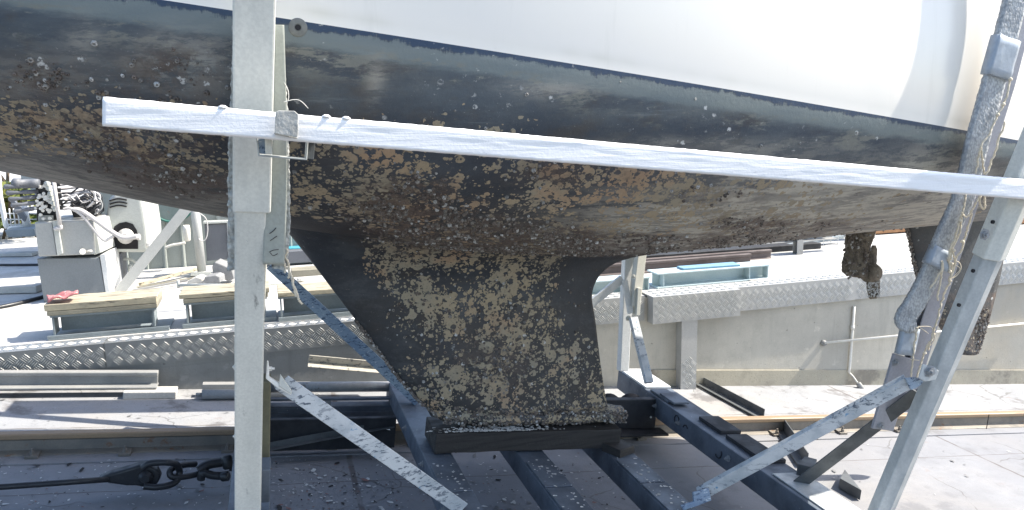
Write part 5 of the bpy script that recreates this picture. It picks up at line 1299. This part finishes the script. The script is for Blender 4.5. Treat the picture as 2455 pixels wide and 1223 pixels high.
# turquoise and dark boxes behind the keel
bm = BM(); prism(bm, [Z(672, 630, Zq), Z(740, 628, Zq), Z(740, 628, Zq)+V((0, 0, .12)), Z(672, 630, Zq)+V((0, 0, .12))], V((0, .2, 0))); tag(obj('turquoise_box', bm, M['teal'], bevel=.004), 'turquoise box beyond the keel leading edge', 'box')
bm = BM(); box(bm, (0, 0, 0), (1, 1, 1), lambda x, y, z: Z(640, 660, Zq)+V((.75*x, .35+.12*y, .02+.1*z))); tag(obj('dark_beam', bm, M['panel'], bevel=.004), 'dark beam lying before the turquoise box', 'beam')
bm = BM(); box(bm, (0, 0, 0), (1, 1, 1), lambda x, y, z: Z(700, 668, Zq)+V((.45*x, .05+.16*y, .05*z))); tag(obj('brown_baulk', bm, M['timberg'], bevel=.004), 'weathered brown timber baulk behind the single timber cap', 'baulk')
bm = BM(); lathe(bm, P(720, 672, 4.9)-V((0, 0, .01)), (0, 0, 1), [(0, .02), (.01, .028), (.022, .02), (.028, .006)], 9, False); lumps(bm, .008, 50); tag(obj('white_stone', bm, M['blocklight']), 'white stone lying on the single timber cap', 'stone')
# far left: frame, bush, tank lamp, cables
fr = thing('pipe_railing', Z(30, 552, Zq), 'pale tubular railing with mesh, before the bush at the left edge', 'railing')
bm = BM(); d = 8.2
for pts in ([(-6, 400), (0, 470), (14, 540), (18, 547)], [(18, 547), (66, 545)], [(54, 488), (66, 548)]):
    tube(bm, [P(x, y, d) for x, y in pts], .022 if pts[0][0] != 54 else .034, 10)
obj('tube', bm, M['whitesteel'], fr)
bm = BM()
for x in (22, 32, 42): tube(bm, [P(x, 500, d+.05), P(x+5, 545, d+.05)], .006, 5)
for y in (512, 526, 538): tube(bm, [P(14, y, d+.05), P(90, y, d+.05)], .006, 5)
obj('mesh', bm, M['whitesteel'], fr)
bm = BM(); prism(bm, [P(x, y, d-.1) for x, y in ((20, 476), (32, 478), (62, 520), (58, 532), (46, 520))], V((0, .05, 0))); obj('stay', bm, M['panel'], fr)
bm = BM(); prism(bm, [P(x, y, 8.0) for x, y in ((10, 552), (80, 548), (86, 566), (20, 570))], V((0, .3, 0))); obj('foot_beam', bm, M['ibeam'], fr, bevel=.006)
bm = BM(); prism(bm, [P(x, y, ty+.35) for x, y in ((46, 408), (80, 414), (100, 428), (110, 470), (86, 470), (60, 440), (50, 430))], V((0, .2, 0))); 
tag(obj('curved_guard', bm, M['ibeam'], bevel=.01), 'curved dark grey guard plate rising above the valve levers', 'guard')
bm = BM(); a = P(28, 440, ty-.02); b = P(80, 440, ty-.02); lathe(bm, a, b-a, [(0, .02), (.01, .034), (.05, .036), (.0501, .026), (.12, .03), (.16, .03)], 14); tag(obj('work_lamp', bm, M['panel']), 'dark round work lamp above the valve levers at the left edge', 'lamp')
def bush(x0, x1, y0, y1, t, label, n=2600):
    r = thing('bush', V(((P(x0, y1, t).x+P(x1, y1, t).x)/2, t, Zq)), label, 'bush')
    bm = BM()
    for i in range(n):
        c = P(random.uniform(x0, x1), random.uniform(y0, y1), t+random.uniform(-.5, .6))
        if noise.noise(c*2.6) < -.05: continue
        a = V((random.gauss(0, 1), random.gauss(0, 1), random.gauss(0, .6))).normalized(); b = a.orthogonal().normalized(); l = random.uniform(.04, .09); w = l*.4
        vs = [bm.verts.new(q) for q in (c-a*l, c+b*w, c+a*l, c-b*w)]; bm.faces.new(vs)
    obj('leaves', bm, M['leaf'], r)
    bm = BM()
    for i in range(9):
        x = random.uniform(x0, x1); p = P(x, y1, t); p.z = Zq
        tube(bm, spline([p, p+V((random.uniform(-.2, .2), 0, .5)), p+V((random.uniform(-.4, .4), random.uniform(-.2, .2), 1.0))], 5), .018, 6)
    obj('stems', bm, M['bark'], r)
bush(-60, 120, 436, 545, 9.6, 'yellow-green bush behind the pipe railing at the left edge')
for pts, r, lab in (([(-30, 635), (60, 635), (120, 634)], .010, 'thin dark cable crossing the quay at the left edge'), ([(-30, 742), (40, 728), (118, 708)], .014, 'thicker dark cable slanting to the hydraulic unit')):
    bm = BM(); tube(bm, spline([Z(x, y, Zq+.012) for x, y in pts], 6), r, 8); tag(obj('ground_cable', bm, M['wire']), lab, 'cable')
bm = BM(); a, b = Z(-60, 694, Zq+.03), Z(98, 690, Zq+.03); sweep(bm, rect(.12, .05), a, b); tag(obj('sunlit_band', bm, M['blocklight'], bevel=.004), 'white bar standing in for a sunlit band on the quay left of the pedestal', 'beam')  # band of sun between shadows on the deck, laid in as a white bar
bm = BM(); a, b = Z(-90, 611, Zq+.02), Z(86, 608, Zq+.02); sweep(bm, rect(.12, .03), a, b); tag(obj('sunlit_strip', bm, M['blocklight'], bevel=.004), 'thin white bar standing in for a sunlit strip farther off on the quay at the left', 'batten')  # farther strip of deck sunlight, also built as a white bar

# ------------------------------------------------------------------ right quay
def iflat(px0, py0, px1, py1, h, w, mat, label, group=None):
    a, b = Z(px0, py0, Zq), Z(px1, py1, Zq); y = (a.y+b.y)/2
    r = thing('painted_beam', V(((a.x+b.x)/2, y, Zq)), label, 'steel beam', group)
    bm = BM(); sweep(bm, ibm(w, h, .008, .010), V((a.x, y+w/2, Zq+.001+h/2)), V((b.x, y+w/2, Zq+.001+h/2))); obj('beam_section', bm, M[mat], r, bevel=.002)
    bm = BM()
    for x in (a.x+.05, b.x-.01, b.x-.16):
        box(bm, (x, y+.01, Zq+.0115), (x+.008, y+w*.45, Zq+h-.0095))
    obj('stiffener', bm, M[mat], r)
    return a, b, y
g = 'pale blue beams on the right quay'
a, b, y = iflat(1578, 694, 1842, 669, .105, .16, 'blueibeam', 'long pale blue I-beam with blue board on top', g)
iflat(1360, 716, 1560, 700, .10, .14, 'blueibeam', 'short pale blue I-beam partly hidden by the far cradle post', g)
bm = BM(); sweep(bm, rect(.10, .014), V((a.x+.22, y+.09, Zq+.114)), V((b.x-.22, y+.075, Zq+.114))); 
for v in bm.verts: v.co += noise.noise_vector(v.co*20)*.004
tag(obj('blue_board', bm, M['blue'], bevel=.002), 'chipped faded blue board lying on the long pale blue beam', 'board')
def rails2(px0, py0, px1, py1, h, mat, label, dz=0.0):
    a, b = Z(px0, py0, Zq+dz), Z(px1, py1, Zq+dz); y = (a.y+b.y)/2
    bm = BM(); sweep(bm, railp(h, h*.9, h*.5), V((a.x, y, Zq+dz+.001)), V((b.x, y, Zq+dz+.001))); tag(obj('stacked_rail', bm, M[mat], bevel=.002), label, 'rail', 'old rails lying on the right quay')
rails2(1400, 664, 1800, 634, .085, 'rustdark', 'rust-brown old rail lying just behind the pale blue beams')
rails2(1400, 655, 1850, 622, .08, 'rustdark', 'dark old rail lying farther back, below the grey bearer')
a, b = Z(1400, 634, Zq), Z(1945, 598, Zq)
bm = BM(); y = 5.62; sweep(bm, chan(.07, .12, .008), V((2.3, y, Zq+.16)), V((4.75, y, Zq+.16))); gb = thing('grey_bearer', V((3.4, y, Zq)), 'long grey steel bearer on short legs at the back of the right quay', 'bearer')
obj('channel', bm, M['stock'], gb, bevel=.003)
for x in (2.5, 4.35):
    bm = BM(); sweep(bm, chan(.06, .06, .006), V((x, y-.05, Zq+.001)), V((x, y-.05, Zq+.26)), SY); obj('leg', bm, M['stock'], gb, bevel=.002)
bm = BM(); box(bm, (2.3, y+.1, Zq+.001), (4.7, y+.35, Zq+.05)); tag(obj('black_beam', bm, M['black'], bevel=.004), 'black beam lying in the shade under the grey bearer', 'beam')
mf = thing('mesh_panel', V((4.85, 5.9, Zq)), 'galvanised wire mesh panel standing behind the drive leg', 'mesh panel')
bm = BM()
for k in range(13): x = 4.45+k*.075; tube(bm, [V((x, 5.85, Zq)), V((x, 5.85, Zq+.32))], .0035, 5)
for k in range(5): tube(bm, [V((4.45, 5.85, Zq+.02+k*.075)), V((5.36, 5.85, Zq+.02+k*.075))], .0035, 5)
obj('wires', bm, M['whitesteel'], mf)
bm = BM(); box(bm, (4.4, 6.3, Zq+.001), (5.4, 6.5, Zq+.30)); tag(obj('dark_crate', bm, M['rustdark'], bevel=.006), 'dark brown crate behind the wire mesh panel', 'crate')
bm = BM(); sweep(bm, rect(.05, .03), V((4.2, 5.75, Zq+.03)), V((5.1, 5.95, Zq+.05))); tag(obj('grey_batten', bm, M['ibeam'], bevel=.003), 'grey batten leaning along the foot of the mesh panel', 'batten')
wc = thing('white_container', V((6.5, 6.3, Zq)), 'white container with a rusty lower sill behind the rudder', 'container')
bm = BM(); box(bm, (5.48, 6.2, Zq+.13), (9.2, 8.2, Zq+1.3)); obj('body', bm, M['whitesteel'], wc, bevel=.01)
bm = BM(); box(bm, (5.46, 6.17, Zq+.012), (9.2, 6.32, Zq+.128)); obj('sill', bm, M['rust'], wc, bevel=.008)
bm = BM(); prism(bm, [V((5.30, 6.0, Zq+.0)), V((5.52, 6.0, Zq)), V((5.52, 6.0, Zq+.26)), V((5.44, 6.0, Zq+.34)), V((5.30, 6.0, Zq+.34))], V((0, .08, 0))); obj('corner_post', bm, M['stock'], wc, bevel=.01)
# broad boards let into the right quay edge
bm = BM()
for k in range(7):
    y0 = TW+.15+.105*k; box(bm, (3.35, y0, Zq+.004), (9.0, y0+.10, Zq+.010+.001*(k % 2)))
tag(obj('deck_boards', bm, M['blocklight']), 'sun-bleached boards laid along the right quay behind the checker plate', 'boards')
# a tree farther along the quay, out of frame, whose leaves dapple it
# ------------------------------------------------------------------ light, sky, camera
EL, AZ = math.radians(46), math.radians(95)
sd = V((math.sin(AZ)*math.cos(EL), math.cos(AZ)*math.cos(EL), math.sin(EL)))
ld = bpy.data.lights.new('sun', 'SUN'); ld.energy = 3.7; ld.angle = math.radians(.5); ld.color = (1, .93, .82)
so = bpy.data.objects.new('sun', ld); COL.objects.link(so); so.rotation_euler = sd.to_track_quat('Z', 'Y').to_euler(); so.location = (6, -3, 9)
w = bpy.data.worlds.new('World'); scene.world = w; w.use_nodes = True
sk = w.node_tree.nodes.new('ShaderNodeTexSky'); sk.sky_type = 'NISHITA'; sk.sun_disc = False; sk.sun_elevation = EL; sk.sun_rotation = AZ; sk.dust_density = 1.5
bg = w.node_tree.nodes['Background']; bg.inputs['Strength'].default_value = .125; w.node_tree.links.new(sk.outputs[0], bg.inputs[0])
cd_ = bpy.data.cameras.new('camera'); co_ = bpy.data.objects.new('camera', cd_); COL.objects.link(co_)
co_.matrix_world = Matrix(((_R.x, -_D.x, -_F.x, CAMP.x), (_R.y, -_D.y, -_F.y, CAMP.y), (_R.z, -_D.z, -_F.z, CAMP.z), (0, 0, 0, 1)))
cd_.sensor_fit = 'HORIZONTAL'; cd_.sensor_width = 36; cd_.lens = 36*FOC/PW; cd_.clip_start = .02; cd_.clip_end = 1000
scene.camera = co_
scene.view_settings.view_transform = 'Standard'; scene.view_settings.look = 'None'; scene.view_settings.gamma = 1; scene.view_settings.exposure = 1.5
scene.render.engine = 'CYCLES'
